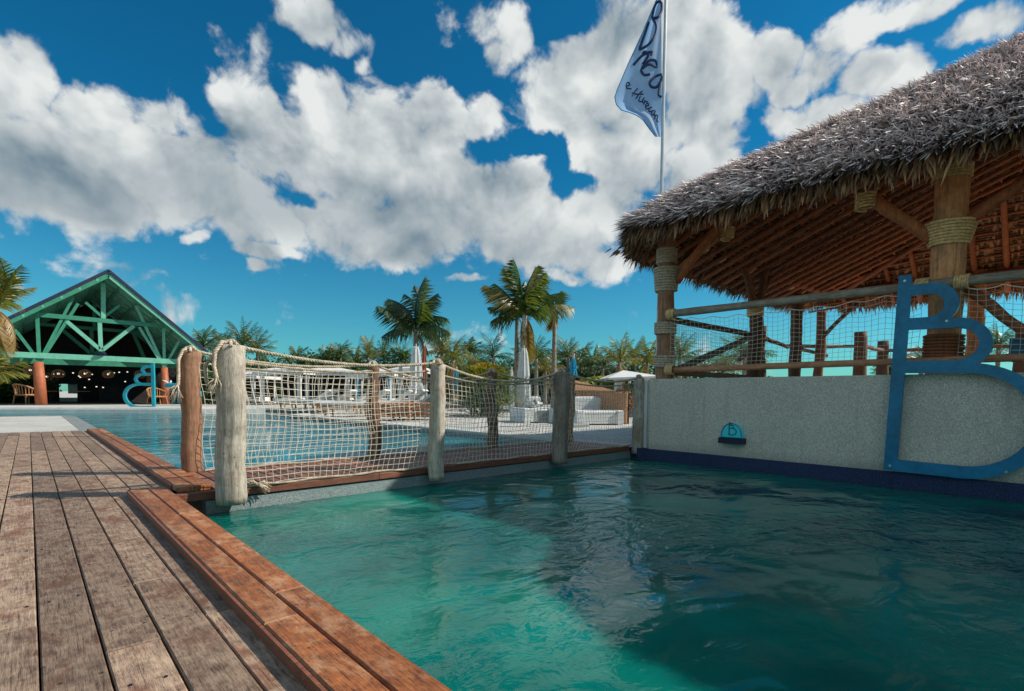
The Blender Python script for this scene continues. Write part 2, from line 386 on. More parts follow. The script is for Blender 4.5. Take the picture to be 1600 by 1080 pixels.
M_water = water('pool_water', (.0008, .085, .078), (.0025, .235, .175), 3.4, 1.0, .042, .8)
M_water2 = water('large_pool_water', (.003, .11, .17), (.006, .24, .29), 5.0, 1.0, .022)
# ------------------------------------------------------------------ setting
def sheet(name, poly, z, mt, kind='structure', holes=None):
    loops = [[Vector((x, y, 0)) for x, y in poly]]
    if holes: loops += [[Vector((x, y, 0)) for x, y in h] for h in holes]
    tri = tessellate_polygon(loops); pts = [p for l in loops for p in l]
    me = bpy.data.meshes.new(name); me.from_pydata([(p.x, p.y, z) for p in pts], [], [tuple(t) for t in tri])
    me.materials.append(mt)
    bm = bmesh.new(); bm.from_mesh(me); bmesh.ops.recalc_face_normals(bm, faces=bm.faces)
    if sum(f.normal.z for f in bm.faces) < 0: bmesh.ops.reverse_faces(bm, faces=bm.faces)
    bm.to_mesh(me); bm.free()
    return tag(link(name, me), kind=kind)
sheet('ground', [(-1800, -1800), (1800, -1800), (1800, 1800), (-1800, 1800)], -1.3, M_ground)
LP = [(1.055, 4.72), (6.78, 4.72), (6.80, 12), (6.82, 19.0), (7.6, 19.9), (8.9, 20.6), (9.4, 22.0), (8.9, 24.2), (8.02, 25.37), (5.16, 25.9), (1.05, 28.1), (-.86, 29.2), (-9, 33.5), (-9, 22.4), (1.05, 21.0)]
def sides(name, poly, z0, z1, mt, th=.12):
    mb = MB()
    for i in range(len(poly)):
        a = Vector((*poly[i], 0)); c = Vector((*poly[(i + 1) % len(poly)], 0))
        mb.face([(a.x, a.y, z0), (c.x, c.y, z0), (c.x, c.y, z1), (a.x, a.y, z1)])
    return mb
WZ = -.165
tag(sheet('large_pool_water', LP, -.12, M_water2), 'bright blue rippled water of the large pool')
mb = MB(); mb.ngon_prism([(.70, -9), (6.9, -9), (6.9, 4.64), (.70, 4.64)], -1.25, WZ); tag(tag(mb.build('pool_water', M_water), kind='structure'), 'green rippled water of the near pool')
tag(sides('large_pool_sides', LP, -1.0, -.03, M_dam).build('large_pool_sides', M_dam), kind='structure')
sheet('terrace', [(6.79, 4.36), (6.9, 4.36), (60, 4.36), (900, 4.36), (900, 900), (-900, 900), (-900, 33.5)] + [(-9, 33.5), (-.86, 29.2), (1.05, 28.1), (5.16, 25.9), (8.02, 25.37), (8.9, 24.2), (9.4, 22.0), (8.9, 20.6), (7.6, 19.9), (6.82, 19.0), (6.80, 12)], -.006, M_sand)
sheet('paved_terrace', [(-30, 13.66), (.74, 13.30), (.74, 21.9), (-9, 22.4), (-30, 23)], -.004, M_sand)
mb = MB(); mb.ngon_prism([(.745, 13.28), (1.055, 13.16), (1.055, 21.0), (.745, 21.88)], -.2, .0); tag(mb.build('terrace_coping', M_grey), kind='structure')
mb = MB(); mb.ngon_prism([(-9, 22.42), (.74, 21.92), (1.05, 21.02), (1.05, 21.3), (.8, 22.1), (-9, 22.7)], -.2, .004); tag(mb.build('terrace_edge_kerb', M_grey), kind='structure')
# far coping: low white kerb with a step
def offs(poly, d):
    out = []
    for i, p in enumerate(poly):
        a = Vector(poly[max(0, i - 1)]); c = Vector(poly[min(len(poly) - 1, i + 1)]); t = (c - a).normalized(); nrm = Vector((t.y, -t.x))
        out.append((p[0] + nrm.x * d, p[1] + nrm.y * d))
    return out
farline = [(-9, 33.5), (-.86, 29.2), (1.05, 28.1), (5.16, 25.9), (8.02, 25.37)]
fl = offs(farline, -.6); f0 = offs(farline, .02)
mb = MB(); mb.ngon_prism(f0 + fl[::-1], -.12, .035); tag(mb.build('far_kerb', M_coping), kind='structure')
f2 = offs(farline, -.62); f3 = offs(farline, -1.6)
mb = MB(); mb.ngon_prism(f2 + f3[::-1], -.12, .10); tag(mb.build('far_step', M_white), kind='structure')
east = [(6.79, 4.74), (6.80, 12), (6.82, 19.0), (7.6, 19.9), (8.9, 20.6), (9.4, 22.0), (8.9, 24.2), (8.02, 25.37)]
mb = MB(); mb.ngon_prism(offs(east, -.0) + offs(east, .38)[::-1], -.2, .012); tag(mb.build('pool_kerb', M_coping), kind='structure')

# ---- wooden deck, every board its own object
deck = sheet('wooden_deck', [(-6, -4), (.78, -4), (.78, 4.86), (1.0, 4.86), (1.0, 13.30), (.7, 13.42), (-6, 13.6)], -.07, M_under)
tag(deck, 'weathered grey boardwalk beside the pool')
def board(name, x0, x1, y0, y1, zt, th, mt, parent, bev=.004, skew=0):
    w, l = x1 - x0, y1 - y0
    mb = MB(); mb.box((0, 0, 0), (w, l, th), bevel=bev)
    return mb.build(name, mt, parent, loc=((x0 + x1) / 2, (y0 + y1) / 2, zt - th / 2))
PW = .1468
joints = {-1: [2.36, 4.7, 7.1, 9.2, 11.6], 0: [1.42, 3.9, 6.6, 9.3, 11.4], 1: [1.98, 4.35, 6.9, 9.15, 11.7], 2: [2.62, 5.4, 9.2, 11.2], 3: [1.05, 2.08, 4.5, 8.0, 9.25, 12.1]}
for c in range(-22, 7):
    x0 = c * PW + .0028; x1 = (c + 1) * PW - .0028
    top = 13.62 - .02 * c * PW
    ys = sorted(joints.get(c, [U(.2, 2) + k * 2.35 + U(-.5, .5) for k in range(6)]))
    if c < -4: ys = ys[::2]
    cuts = [-3.0] + [y for y in ys if y < top - .4] + [top]
    for a, d in zip(cuts[:-1], cuts[1:]):
        xe = x1
        segs = [(a, d)]
        if c == 3: xe = min(x1, .533) if d < 4.95 else x1
        if c == 3 and a < 4.86 < d: segs = [(a, 4.86), (4.862, d)]
        if c >= 4: segs = [(max(a, 4.862), d)] if d > 5.0 else []
        for s0, s1 in segs:
            e = x1
            if c == 3 and s1 < 4.87: e = min(x1, .531)
            if c == 5: e = min(x1, .826)
            if c > 5: continue
            o = board('plank', x0, e, s0 + .0025, s1 - .0025, U(-.0015, .0015), .028, M_deck, deck)
            o.rotation_euler = (U(-.0006, .0006), U(-.004, .004), U(-.0006, .0006))
# raised red border
bz = .05
for (xa, xb, jj) in ((.537, .651, [-2.5, .2, 1.75, 3.1, 4.86]), (.656, .768, [-2.0, .9, 2.0, 3.7, 4.86])):
    for a, d in zip(jj[:-1], jj[1:]): board('border_board', xa, xb, a + .002, d - .002, bz, .045, M_red, deck, .006)
mb = MB(); mb.box((.530, 1.0, .0), (.012, 7.7, .085)); mb.build('border_riser', M_beam, deck)
mb = MB(); mb.box((.773, 1.0, -.07), (.012, 7.7, .20)); mb.build('border_fascia', M_beam, deck)
for (xa, xb, jj) in ((.835, .948, [4.74, 7.3, 9.6, 11.4, 13.3]), (.953, 1.065, [4.74, 6.1, 8.6, 10.9, 13.2])):
    for a, d in zip(jj[:-1], jj[1:]): board('border_board', xa, xb, a + .002, d - .002, bz, .045, M_red, deck, .006)
mb = MB(); mb.box((.829, 9.1, -.0), (.010, 8.3, .08)); mb.build('border_riser', M_beam, deck)
mb = MB(); mb.box((1.069, 9.1, -.07), (.010, 8.3, .20)); mb.build('border_fascia', M_beam, deck)
mb = MB(); mb.box((.65, 4.872, .01), (.235, .016, .075)); mb.build('border_end_cap', M_beam, deck)
# screw heads
sm = MB()
for k in range(8 * 22):
    c = k % 8 // 2 - 2 + (k % 16 // 8) * 3
    x = (c + (.2, .8)[k % 2]) * PW + U(-.006, .006); y = .8 + (k // 8) * .45 + U(-.012, .012)
    if x < .51: sm.tube([(x, y, -.004), (x, y, .0025)], .0048, 7)
tag(sm.build('screw_heads', M_navy, deck), kind='stuff')

# ---- dam wall below the bridge
dam = MB(); dam.box((3.90, 4.665, -.555), (5.8, .12, .99)); dam.box((3.95, 5.55, -.60), (5.7, .02, .9))
o = dam.build('dam_wall', M_dam); tag(o, 'low grey concrete dam wall under the rope bridge, half in shadow', 'wall')

# ------------------------------------------------------------------ rope bridge
br = thing('rope_bridge', (4, 5.2, 0), 'wooden footbridge with driftwood posts, sagging ropes and white netting', 'footbridge')
def rel(o, parent):
    o.parent = parent; o.location = o.location - parent.location; return o
def part(mb, name, mt, parent, smooth=False, attr=False, label=None, kind=None, sub=None):
    """mesh in world coordinates, parented under thing (or a part of it)"""
    root = parent
    off = Vector((0, 0, 0)); p = root
    while p is not None: off += p.location; p = p.parent
    vs_ = [Vector(v) for v in mb.v]
    ctr = sum(vs_, Vector()) / max(1, len(vs_))
    mb.v = [tuple(v - ctr) for v in vs_]
    o = mb.build(name, mt, parent, smooth=smooth, attr=attr, label=label)
    o.location = ctr - off
    if kind: o['kind'] = kind
    return o
for xa, xb in ((.78, 2.5), (2.5, 4.6), (4.6, 6.74)):
    mb = MB(); mb.box(((xa + xb) / 2, 4.622, -.014), (xb - xa - .004, .07, .060), bevel=.008); part(mb, 'edge_beam', M_beam, br)
    mb = MB(); mb.box(((xa + xb) / 2, 5.93, -.030), (xb - xa - .004, .08, .075), bevel=.008); part(mb, 'edge_beam', M_beam, br)
for y in (4.95, 5.3, 5.65):
    mb = MB(); mb.box((3.92, y, -.075), (5.7, .06, .07)); part(mb, 'joist', M_beam, br)
x = 1.085
while x < 6.72:
    w = .082
    mb = MB(); mb.box((x + w / 2, 5.275, .004 + U(-.002, .002)), (w, 1.22, .026), bevel=.003)
    part(mb, 'slat', M_slat, br); x += w + .0125
PX = [1.172, 3.122, 5.05, 6.835]
nt_top = [1.15, 1.10, 1.085, 1.05]
def log_pts(p, q, n=9, wig=.02, seed=0):
    p, q = Vector(p), Vector(q); out = []
    for i in range(n):
        t = i / (n - 1); c = p.lerp(q, t)
        k = math.sin(math.pi * t) if wig < 0 else 1
        c += Vector((noise.noise(Vector((seed, t * 2.2, 0))), noise.noise(Vector((seed, t * 2.2, 9))), noise.noise(Vector((seed, t * 2.2, 19))) * .3)) * abs(wig) * 2 * (k if wig < 0 else 1)
        out.append(c)
    return out
def rads(r0, r1, n, seed=0, v=.1):
    return [(r0 + (r1 - r0) * i / (n - 1)) * (1 + v * noise.noise(Vector((seed * 3.1, i * .6, 4)))) for i in range(n)]
def log(mb, p, q, r0, r1=None, n=9, wig=.02, sides_=14, seed=None, wob=.16, v=.1):
    r1 = r1 or r0; seed = seed if seed is not None else U(0, 99)
    mb.tube(log_pts(p, q, n, wig, seed), rads(r0, r1, n, seed, v), sides_, wob=wob)
Rn = [(.098, .108), (.076, .082), (.080, .098), (.078, .086)]
for i, X in enumerate(PX):
    mb = MB(); pts = log_pts((X - .015, 4.50, -.10 if i else -.075), (X, 4.50, nt_top[i]), 26, .022, i * 7 + 3)
    r0, r1 = Rn[i]; mb.tube(pts, rads(r1, r0 if i != 2 else .10, 26, i + 1, .09), 40, wob=.14)
    o = part(mb, 'post', M_log if i != 0 else M_log, br, smooth=True, label=('thick cracked bleached driftwood post', 'straight grey brown post', 'leaning post in shade', 'thin post by the white wall')[i])
    if i == 0:
        k = MB(); k.tube([(X - .01, 4.395, .07), (X - .01, 4.385, .07)], .011, 10); part(k, 'bolt', M_navy, o)
    mb = MB(); log(mb, (X, 5.88, -.02), (X, 5.87, nt_top[i] + .035), (.094, .078, .085, .08)[i], (.09, .07, .075, .075)[i], 22, .02, 24, i * 5 + 1, .1, .12)
    part(mb, 'post', M_log2, br, smooth=True, label=('warm brown peeled post', 'knotty brown post', 'dark post in shade', 'dark leaning post in shade')[i])
def rope(mb, pts, R=.016, pitch=.075, strands=3, n=5, seg=8):
    # resample, then wind the strands
    P = [Vector(p) for p in pts]; L = [0]
    for a, c in zip(P[:-1], P[1:]): L.append(L[-1] + (c - a).length)
    N = max(4, int(L[-1] / pitch * seg)); C = []
    j = 0
    for i in range(N + 1):
        s = L[-1] * i / N
        while j < len(L) - 2 and L[j + 1] < s: j += 1
        C.append(P[j].lerp(P[j + 1], (s - L[j]) / max(1e-9, L[j + 1] - L[j])))
    up = None; fr = []
    for i, c in enumerate(C):
        t = (C[min(i + 1, N)] - C[max(0, i - 1)]).normalized()
        up = t.orthogonal().normalized() if up is None else (up - t * up.dot(t)).normalized()
        fr.append((up.copy(), t.cross(up)))
    for k in range(strands):
        q = []
        for i, c in enumerate(C):
            a = 2 * math.pi * (k / strands + (L[-1] * i / N) / pitch)
            q.append(c + (fr[i][0] * math.cos(a) + fr[i][1] * math.sin(a)) * R * .5)
        mb.tube(q, R * .56, n)
def sag(p, q, s, n=18):
    p, q = Vector(p), Vector(q)
    return [p.lerp(q, i / n) - Vector((0, 0, s * 4 * (i / n) * (1 - i / n))) for i in range(n + 1)]
def ringpts(c, r, z0, z1, turns, n=14, oval=1):
    N = int(n * turns); out = []
    for i in range(N + 1):
        a = 2 * math.pi * i / n; out.append(Vector((c[0] + math.cos(a) * r, c[1] + math.sin(a) * r * oval, z0 + (z1 - z0) * i / N)))
    return out
def frayed(mb, p, d, L=.14, n=16):
    d = Vector(d).normalized()
    for k in range(n):
        e = Vector(p) + (d + Vector((U(-.5, .5), U(-.5, .5), U(-.4, .3)))).normalized() * L * U(.7, 1.1)
        m_ = Vector(p).lerp(e, .5) + Vector((U(-.02, .02), U(-.02, .02), .01))
        mb.tube([p, m_, e], [.006, .004, .0025], 4)
SAG = [.085, .165, .10]
for row, y, ex in ((0, 4.50, 0.0), (1, 5.875, .035)):
    for i in range(3):
        z0, z1 = nt_top[i] + ex + .02, nt_top[i + 1] + ex + .02
        mb = MB(); rope(mb, sag((PX[i], y, z0), (PX[i + 1], y, z1), SAG[i]), .0155); part(mb, 'rope', M_rope, br, smooth=True, label='sagging top rope')
        mb = MB(); yy = y + .03 if row == 0 else y - .09
        rope(mb, sag((PX[i] + .09, yy, z0 - .13), (PX[i + 1] - .09, yy, z1 - .09), SAG[i] * .55), .011, .055); part(mb, 'rope', M_rope, br, smooth=True, label='thinner rope carrying the net')
    for i in range(4):
        z = nt_top[i] + ex; mb = MB(); X = PX[i]; r = .05
        rope(mb, [(X - .06, y - .01, z + .005), (X - .03, y + .02, z + .045), (X + .015, y, z + .055), (X + .05, y - .02, z + .01)], .016)
        rope(mb, [(X - .02, y - .085, z + .0), (X - .01, y - .04, z + .035), (X + .01, y + .03, z + .04), (X + .02, y + .09, z - .01)], .014)
        part(mb, 'rope', M_rope, br, smooth=True, label='knotted rope loops on the post top')
X = PX[0]
mb = MB(); rope(mb, [(X, 5.87, 1.21), (X - .07, 5.84, 1.20), (X - .115, 5.82, 1.10), (X - .12, 5.80, .95), (X - .13, 5.78, .86)], .016); frayed(mb, (X - .13, 5.78, .87), (-.3, -.2, -.9), .17, 26)
part(mb, 'rope', M_rope, br, smooth=True, label='rope end with a frayed tassel')
mb = MB(); rope(mb, [(X, 4.5, 1.17), (X - .07, 4.47, 1.185), (X - .125, 4.45, 1.10), (X - .135, 4.44, .99), (X - .12, 4.43, .90)], .016); frayed(mb, (X - .12, 4.43, .91), (-.1, -.1, -1), .14, 20)
rope(mb, [(X - .10, 4.55, 1.1), (X - .17, 4.56, 1.0), (X - .16, 4.57, .88), (X - .11, 4.56, .82)], .013)
part(mb, 'rope', M_rope, br, smooth=True, label='rope hanging in a loop beside the thick post')
mb = MB(); rope(mb, [(PX[3], 4.5, 1.07), (PX[3] + .05, 4.46, 1.02), (6.94, 4.40, .985), (7.02, 4.3, 1.0)], .013); frayed(mb, (6.93, 4.38, .96), (0, -.1, -1), .12, 14)
part(mb, 'rope', M_rope, br, smooth=True, label='rope end tied off at the white wall')
def net(mb, y, x0, x1, zt0, zt1, sg, zb, cell=.056, r=.0030, bulge=.03, flare=-.05, seed=0):
    nx = int((x1 - x0) / cell); nz = int(((zt0 + zt1) / 2 - zb) / cell)
    def P(u, v):
        X = x0 + (x1 - x0) * u; zt = zt0 + (zt1 - zt0) * u - sg * 4 * u * (1 - u); Z = zb + (zt - zb) * v
        a = noise.noise(Vector((X * 3.0, Z * 3.0, seed))); c_ = noise.noise(Vector((X * 3, Z * 3, seed + 30)))
        e = noise.noise(Vector((X * 14.0, Z * 14.0, seed + 60))) * .007; g = noise.noise(Vector((X * 14.0, Z * 14.0, seed + 90))) * .007
        return Vector((X + a * .026 + e + .02 * math.sin(v * 9 + X * 2), y + c_ * .03 - bulge * math.sin(math.pi * v) + flare * (1 - v) ** 3, Z + noise.noise(Vector((X * 2, Z * 5, seed + 50))) * .022 + g))
    for i in range(nx + 1): mb.tube([P(i / nx, j / nz) for j in range(nz + 1)], r, 4, cap=False)
    for j in range(nz + 1): mb.tube([P(i / nx, j / nz) for i in range(nx + 1)], r, 4, cap=False)
for row, y in ((0, 4.56), (1, 5.80)):
    for i in range(3):
        ex = .035 * row; mb = MB()
        a = PX[i] + (.06 if row == 0 else .07); c = PX[i + 1] - .06
        net(mb, y, a, c, nt_top[i] - .11 + ex, nt_top[i + 1] - .07 + ex, SAG[i] * .55, .035 + .01 * row, .057 if row == 0 else .068, .0026, .03, .035 if row == 0 else -.05, i * 5 + row)
        part(mb, 'net', M_net, br, label='white cord net between two posts')
        mb = MB(); rope(mb, [(a + (c - a) * k / 12, y + (.03 if row == 0 else -.055) + .012 * math.sin(k * 2.3), .03 + .008 * math.sin(k * 1.7)) for k in range(13)], .010, .05); part(mb, 'rope', M_rope, br, smooth=True, label='foot rope of the net')
mb = MB(); rope(mb, [(1.27, 4.58, .05), (1.33, 4.56, .07), (1.37, 4.58, .03), (1.42, 4.55, .06), (1.36, 4.56, .03)], .012); frayed(mb, (1.38, 4.56, .04), (.6, -.4, -.5), .10, 18)
part(mb, 'rope', M_rope, br, smooth=True, label='knot of net cord by the thick post')

# ------------------------------------------------------------------ white wall, plinth, sign and lamp
wl = MB(); wl.ngon_prism([(6.80, -8), (7.05, -8), (7.05, 4.36), (6.92, 4.36), (6.84, 4.34), (6.80, 4.28)], -.02, 1.04)
w = wl.build('pool_wall', M_wall); tag(w, 'speckled grey white plaster wall rising from the dark pool', 'wall')
mb = MB(); mb.ngon_prism([(6.735, -8), (6.796, -8), (6.796, 4.45), (6.735, 4.45)], -.6, .0); mb.build('blue_plinth', M_band, w)
mb = MB(); mb.ngon_prism([(6.796, 4.365), (7.2, 4.365), (7.2, 4.6), (6.796, 4.6)], -.6, -.0); mb.build('blue_plinth', M_band, w)
mb = MB(); mb.ngon_prism([(6.87, 4.37), (7.10, 4.37), (7.10, 4.56), (6.90, 4.56), (6.86, 4.50)], .0, 1.02); mb.build('wall_pier', M_whitep, w, label='paler plastered end pier')
sheet('palapa_floor', [(7.05, -8), (15, -8), (15, 4.3), (7.05, 4.3)], .80, M_floor)
mb = MB(); mb.ngon_prism([(7.06, 4.30), (15, 4.30), (15, 4.36), (7.06, 4.36)], -.1, .79); tag(mb.build('palapa_floor_edge', M_wall), kind='structure')

def arcp(cx, cz, rx, rz, a0, a1, n=20): return [(cx + math.cos(math.radians(a0 + (a1 - a0) * i / n)) * rx, cz + math.sin(math.radians(a0 + (a1 - a0) * i / n)) * rz) for i in range(n + 1)]
def letter_loops():
    outer = [(0, .0), (0, 2.04), (.11, 2.04), (.11, 1.935)] + arcp(.27, 1.715, .235, .22, 90, -42, 16) + arcp(.49, 1.31, .285, .265, 82, -52, 18) + arcp(.62, .565, .60, .565, 84, -90, 28)
    h1 = [(.115, 1.825), (.115, 1.595)] + arcp(.265, 1.71, .125, .115, -90, 90, 12)
    h2 = [(.115, 1.475), (.115, 1.155)] + arcp(.49, 1.315, .185, .16, -90, 90, 14)
    h3 = [(.115, 1.03), (.115, .12)] + arcp(.62, .575, .485, .455, -90, 90, 20)
    return [outer, h1, h2, h3]
def letter_mesh(name, scale, depth, mirror=1):
    """returns mesh: u along x, height along z, thickness along y"""
    loops = [[Vector((a * scale * mirror, c * scale, 0)) for a, c in lp] for lp in letter_loops()]
    tri = tessellate_polygon(loops); pts = [p for l in loops for p in l]; n = len(pts); h = depth / 2
    v = [(p.x, p.y, -h) for p in pts] + [(p.x, p.y, h) for p in pts]; f = [tuple(t) for t in tri] + [tuple(i + n for i in t[::-1]) for t in tri]; o_ = 0
    for l in loops:
        for i in range(len(l)): j = (i + 1) % len(l); f.append((o_ + i, o_ + j, o_ + n + j, o_ + n + i))
        o_ += len(l)
    me = bpy.data.meshes.new(name); me.from_pydata(v, [], f); bm = bmesh.new(); bm.from_mesh(me); bmesh.ops.recalc_face_normals(bm, faces=bm.faces); bm.to_mesh(me); bm.free()
    me.transform(Matrix.Rotation(math.pi / 2, 4, 'X')); me.name = name
    return me
def sign(name, loc, dirx, tilt, scale, depth, mirror, label, mt, cat='sign', bolts=True):
    """dirx = world angle of the letter's u axis"""
    root = thing(name, loc, label, cat)
    me = letter_mesh('letter', scale, depth, mirror); me.materials.clear(); me.materials.append(mt)
    o = link('letter', me, root); o.rotation_euler = (0, tilt, dirx)
    if bolts:
        for (a, c) in ((.055, 1.98), (.42, 1.545), (.055, .05), (.95, .11), (1.13, .83)):
            k = MB(); k.tube([(0, -depth / 2 - .001, 0), (0, -depth / 2 - .007, 0)], .012 * scale, 10)
            bo = k.build('bolt', M_steel, o); bo.location = (a * scale * mirror, 0, c * scale)
    return root
# u axis runs along -Y (to the right in the picture); thickness faces -X
big = sign('letter_sign', (6.70, 1.332, .025), -math.pi / 2, -.0, 1.0, .045, 1, 'large blue metal letter made of three stacked loops, standing against the white wall', M_blue)
big.rotation_euler = (.028, 0, 0)
lamp = thing('wall_lamp', (6.78, 3.0, .20), 'small turquoise half round lamp with a letter on a dark blue bracket', 'wall lamp')
mb = MB(); mb.box((6.735, 3.0, .215), (.13, .315, .075), bevel=.008); part(mb, 'bracket', M_navy, lamp)
mb = MB(); pr = [(-.135, .0)] + [(math.cos(math.radians(a)) * .132, math.sin(math.radians(a)) * .155 + .03) for a in range(180, -1, -9)] + [(.135, 0)]
P2 = [(p[0], p[1] + .255) for p in pr[::-1]]
n = len(P2)
for i in range(n):
    a, c = P2[i], P2[(i + 1) % n]; mb.face([(6.715, 3 + a[0], a[1]), (6.715, 3 + c[0], c[1]), (6.79, 3 + c[0], c[1]), (6.79, 3 + a[0], a[1])])
mb.face([(6.715, 3 + a[0], a[1]) for a in P2]); 
mg, qg, pg = mat('turquoise_glass'); pg.inputs['Base Color'].default_value = (.02, .38, .46, 1); pg.inputs['Roughness'].default_value = .15; pg.inputs['Emission Color'].default_value = (.02, .55, .65, 1); pg.inputs['Emission Strength'].default_value = .12
part(mb, 'lamp_shade', mg, lamp)
mb = MB(); mb.tube([(6.712, 3 + a[0], a[1]) for a in P2] + [(6.712, 3 + P2[0][0], P2[0][1])], .007, 5); part(mb, 'rim', M_blue, lamp)
me = letter_mesh('letter', .085, .006, 1); me.materials.clear(); me.materials.append(M_navy); o = link('letter', me, lamp); o.location = (-.069, .035, .085); o.rotation_euler = (0, 0, -math.pi / 2)
# ------------------------------------------------------------------ thatched palapa
PXA, PXB, PYA, PYB, ZE = 6.2, 14.9, 4.82, -8.0, 2.92
S1, S2, RC = .41, .70, 1.15
def smin(a, c, k=.25):
    h = max(0, min(1, .5 + .5 * (c - a) / k)); return c + (a - c) * h - k * h * (1 - h)
def roof_h(x, y):
    a = S2 * smin(x - PXA, PXB - x, .3); c = S1 * smin(PYA - y, y - PYB, .3)
    return ZE + smin(a, c, .22) + .05
def roof_down(x, y, e=.02):
    gx = (roof_h(x + e, y) - roof_h(x - e, y)) / (2 * e); gy = (roof_h(x, y + e) - roof_h(x, y - e)) / (2 * e)
    v = Vector((-gx, -gy, 0)); g = v.length
    if g < 1e-4: return Vector((-1, 0, 0)), Vector((0, 0, 1))
    return Vector((-gx, -gy, -(gx * gx + gy * gy))).normalized(), Vector((-gx, -gy, 1)).normalized()
outl = []
def addc(cx, cy, a0, a1, n=14):
    for i in range(n + 1):
        a = math.radians(a0 + (a1 - a0) * i / n); outl.append((cx + math.cos(a) * RC, cy + math.sin(a) * RC))
def addl(p, q, n):
    for i in range(1, n): outl.append((p[0] + (q[0] - p[0]) * i / n, p[1] + (q[1] - p[1]) * i / n))
addc(PXA + RC, PYA - RC, 180, 90); addl((PXA + RC, PYA), (PXB - RC, PYA), 30)
addc(PXB - RC, PYA - RC, 90, 0); addl((PXB, PYA - RC), (PXB, PYB + RC), 40)
addc(PXB - RC, PYB + RC, 0, -90); addl((PXB - RC, PYB), (PXA + RC, PYB), 20)
addc(PXA + RC, PYB + RC, -90, -180); addl((PXA, PYB + RC), (PXA, PYA - RC), 50)
def spine(x, y): return (10.55, max(-5.0, min(-.3, y)))
palapa = thing('thatched_palapa', (10.5, -1.5, .8), 'big open palapa with shaggy palm thatch roof and log posts above the white wall', 'palapa')
NT = 22; NO = len(outl)
def shell(dz, name, mt, flip):
    mb = MB(); base = []
    for i in range(NT + 1):
        for (x, y) in outl:
            sx, sy = spine(x, y); t = (i / NT); X = x + (sx - x) * t; Y = y + (sy - y) * t
            edge = max(0, 1 - t * 9) * dz * .55
            mb.v.append((X, Y, roof_h(X, Y) + dz - edge + (noise.noise(Vector((X * 1.3, Y * 1.3, 3))) * .05 if dz else 0)))
    for i in range(NT):
        for k in range(NO):
            a = i * NO + k; c = i * NO + (k + 1) % NO
            mb.f.append((a, c, c + NO, a + NO) if not flip else (c, a, a + NO, c + NO)); mb.a.append(.15)
    return mb
top = shell(.27, 'roof_mat', M_und, False); part(top, 'roof_mat', M_fringe, palapa, smooth=True)
und = shell(0, 'roof_lining', M_und, True); part(und, 'roof_lining', M_und, palapa, smooth=True)
# thatch leaves
def leaf(mb, p, d, up, L, w, lift, droop, val, twist=0):
    side = d.cross(up).normalized()
    if twist: side = (side * math.cos(twist) + up * math.sin(twist))
    a = p; c = p + d * L * .5 + up * lift; e = p + d * L + up * (lift * 1.5) - Vector((0, 0, droop))
    n = len(mb.v)
    mb.v += [tuple(a - side * w * .5), tuple(a + side * w * .5), tuple(c + side * w * .5), tuple(c - side * w * .5), tuple(e)]
    mb.f += [(n, n + 1, n + 2, n + 3), (n + 3, n + 2, n + 4)]; mb.a += [val, val]
th = MB(); rng = np.random.RandomState(3)
def put_leaves(N, xr, yr, dens):
    for _ in range(N):
        x = rng.uniform(*xr); y = rng.uniform(*yr)
        # inside the rounded outline?
        dx = min(x - PXA, PXB - x); dy = min(PYA - y, y - PYB)
        if dx < 0 or dy < 0: continue
        if dx < RC and dy < RC and (RC - dx) ** 2 + (RC - dy) ** 2 > RC * RC: continue
        d, up = roof_down(x, y); e = max(0, 1 - min(dx, dy) / .6) * .27 * .5
        az = rng.normal(0, .30); s = d.cross(up); d2 = (d + s * az).normalized()
        L = rng.uniform(.16, .34); w = rng.uniform(.008, .021); hi_ = rng.rand() < .30  # raised leaves also get a paler colour, painting in sunlit tips
        cl_ = .5 + .8 * noise.noise(Vector((x * 1.6, y * 1.6, 7))) ; v = rng.rand() ** 1.5 * (.65 + .7 * cl_)
        leaf(th, Vector((x, y, roof_h(x, y) + .265 - e + rng.uniform(-.02, .05))), d2, up, L, w, rng.uniform(.04, .10) if hi_ else rng.uniform(.0, .035), rng.uniform(-.04, .03) if hi_ else 0, min(1, max(0, v + (.42 if hi_ else 0))), rng.normal(0, .7))
put_leaves(125000, (6.2, 9.9), (-1.2, 4.9), 1)
put_leaves(9000, (9.9, 14.9), (0, 4.9), 1)
put_leaves(14000, (6.2, 14.9), (-8, -1.2), 1)
part(th, 'thatch', M_thatch, palapa, attr=True, kind='stuff')
fr = MB()
def fringe(N, ok, lo=.10, hi=.27, rows=3):
    acc = [0]
    for i in range(NO): 
        a = Vector((*outl[i], 0)); c = Vector((*outl[(i + 1) % NO], 0)); acc.append(acc[-1] + (c - a).length)
    tot = acc[-1]; j = 0
    for s in sorted(rng.uniform(0, tot, N)):
        while acc[j + 1] < s: j += 1
        a = Vector((*outl[j], 0)); c = Vector((*outl[(j + 1) % NO], 0)); t = (s - acc[j]) / max(1e-9, acc[j + 1] - acc[j]); p = a.lerp(c, t)
        if not ok(p.x, p.y): continue
        tan = (c - a).normalized(); out = Vector((tan.y, -tan.x, 0))
        if (p + out * .1 - Vector((10.5, -1.5, 0))).length < (p - Vector((10.5, -1.5, 0))).length: out = -out
        r = rng.rand(); inn = rng.uniform(-.02, .22); p = p - out * inn; z = roof_h(p.x, p.y) + .02 + (.22 * r)
        clump = .6 + .5 * noise.noise(Vector((s * 2.2, 0, 0))) 
        d = (out * rng.uniform(.15, .85) * (.4 + r) + Vector((0, 0, -1)) + tan * rng.normal(0, .20)).normalized()
        L = rng.uniform(lo, hi) * (.75 + .5 * clump); w = rng.uniform(.014, .034)
        up = (out + Vector((0, 0, .3))).normalized()
        leaf(fr, Vector((p.x, p.y, z)), d, up, L, w, rng.uniform(0, .05), rng.uniform(0, .03), min(1, max(0, rng.rand() * .8 * (1.15 - r * 1.0))), rng.normal(0, .6))
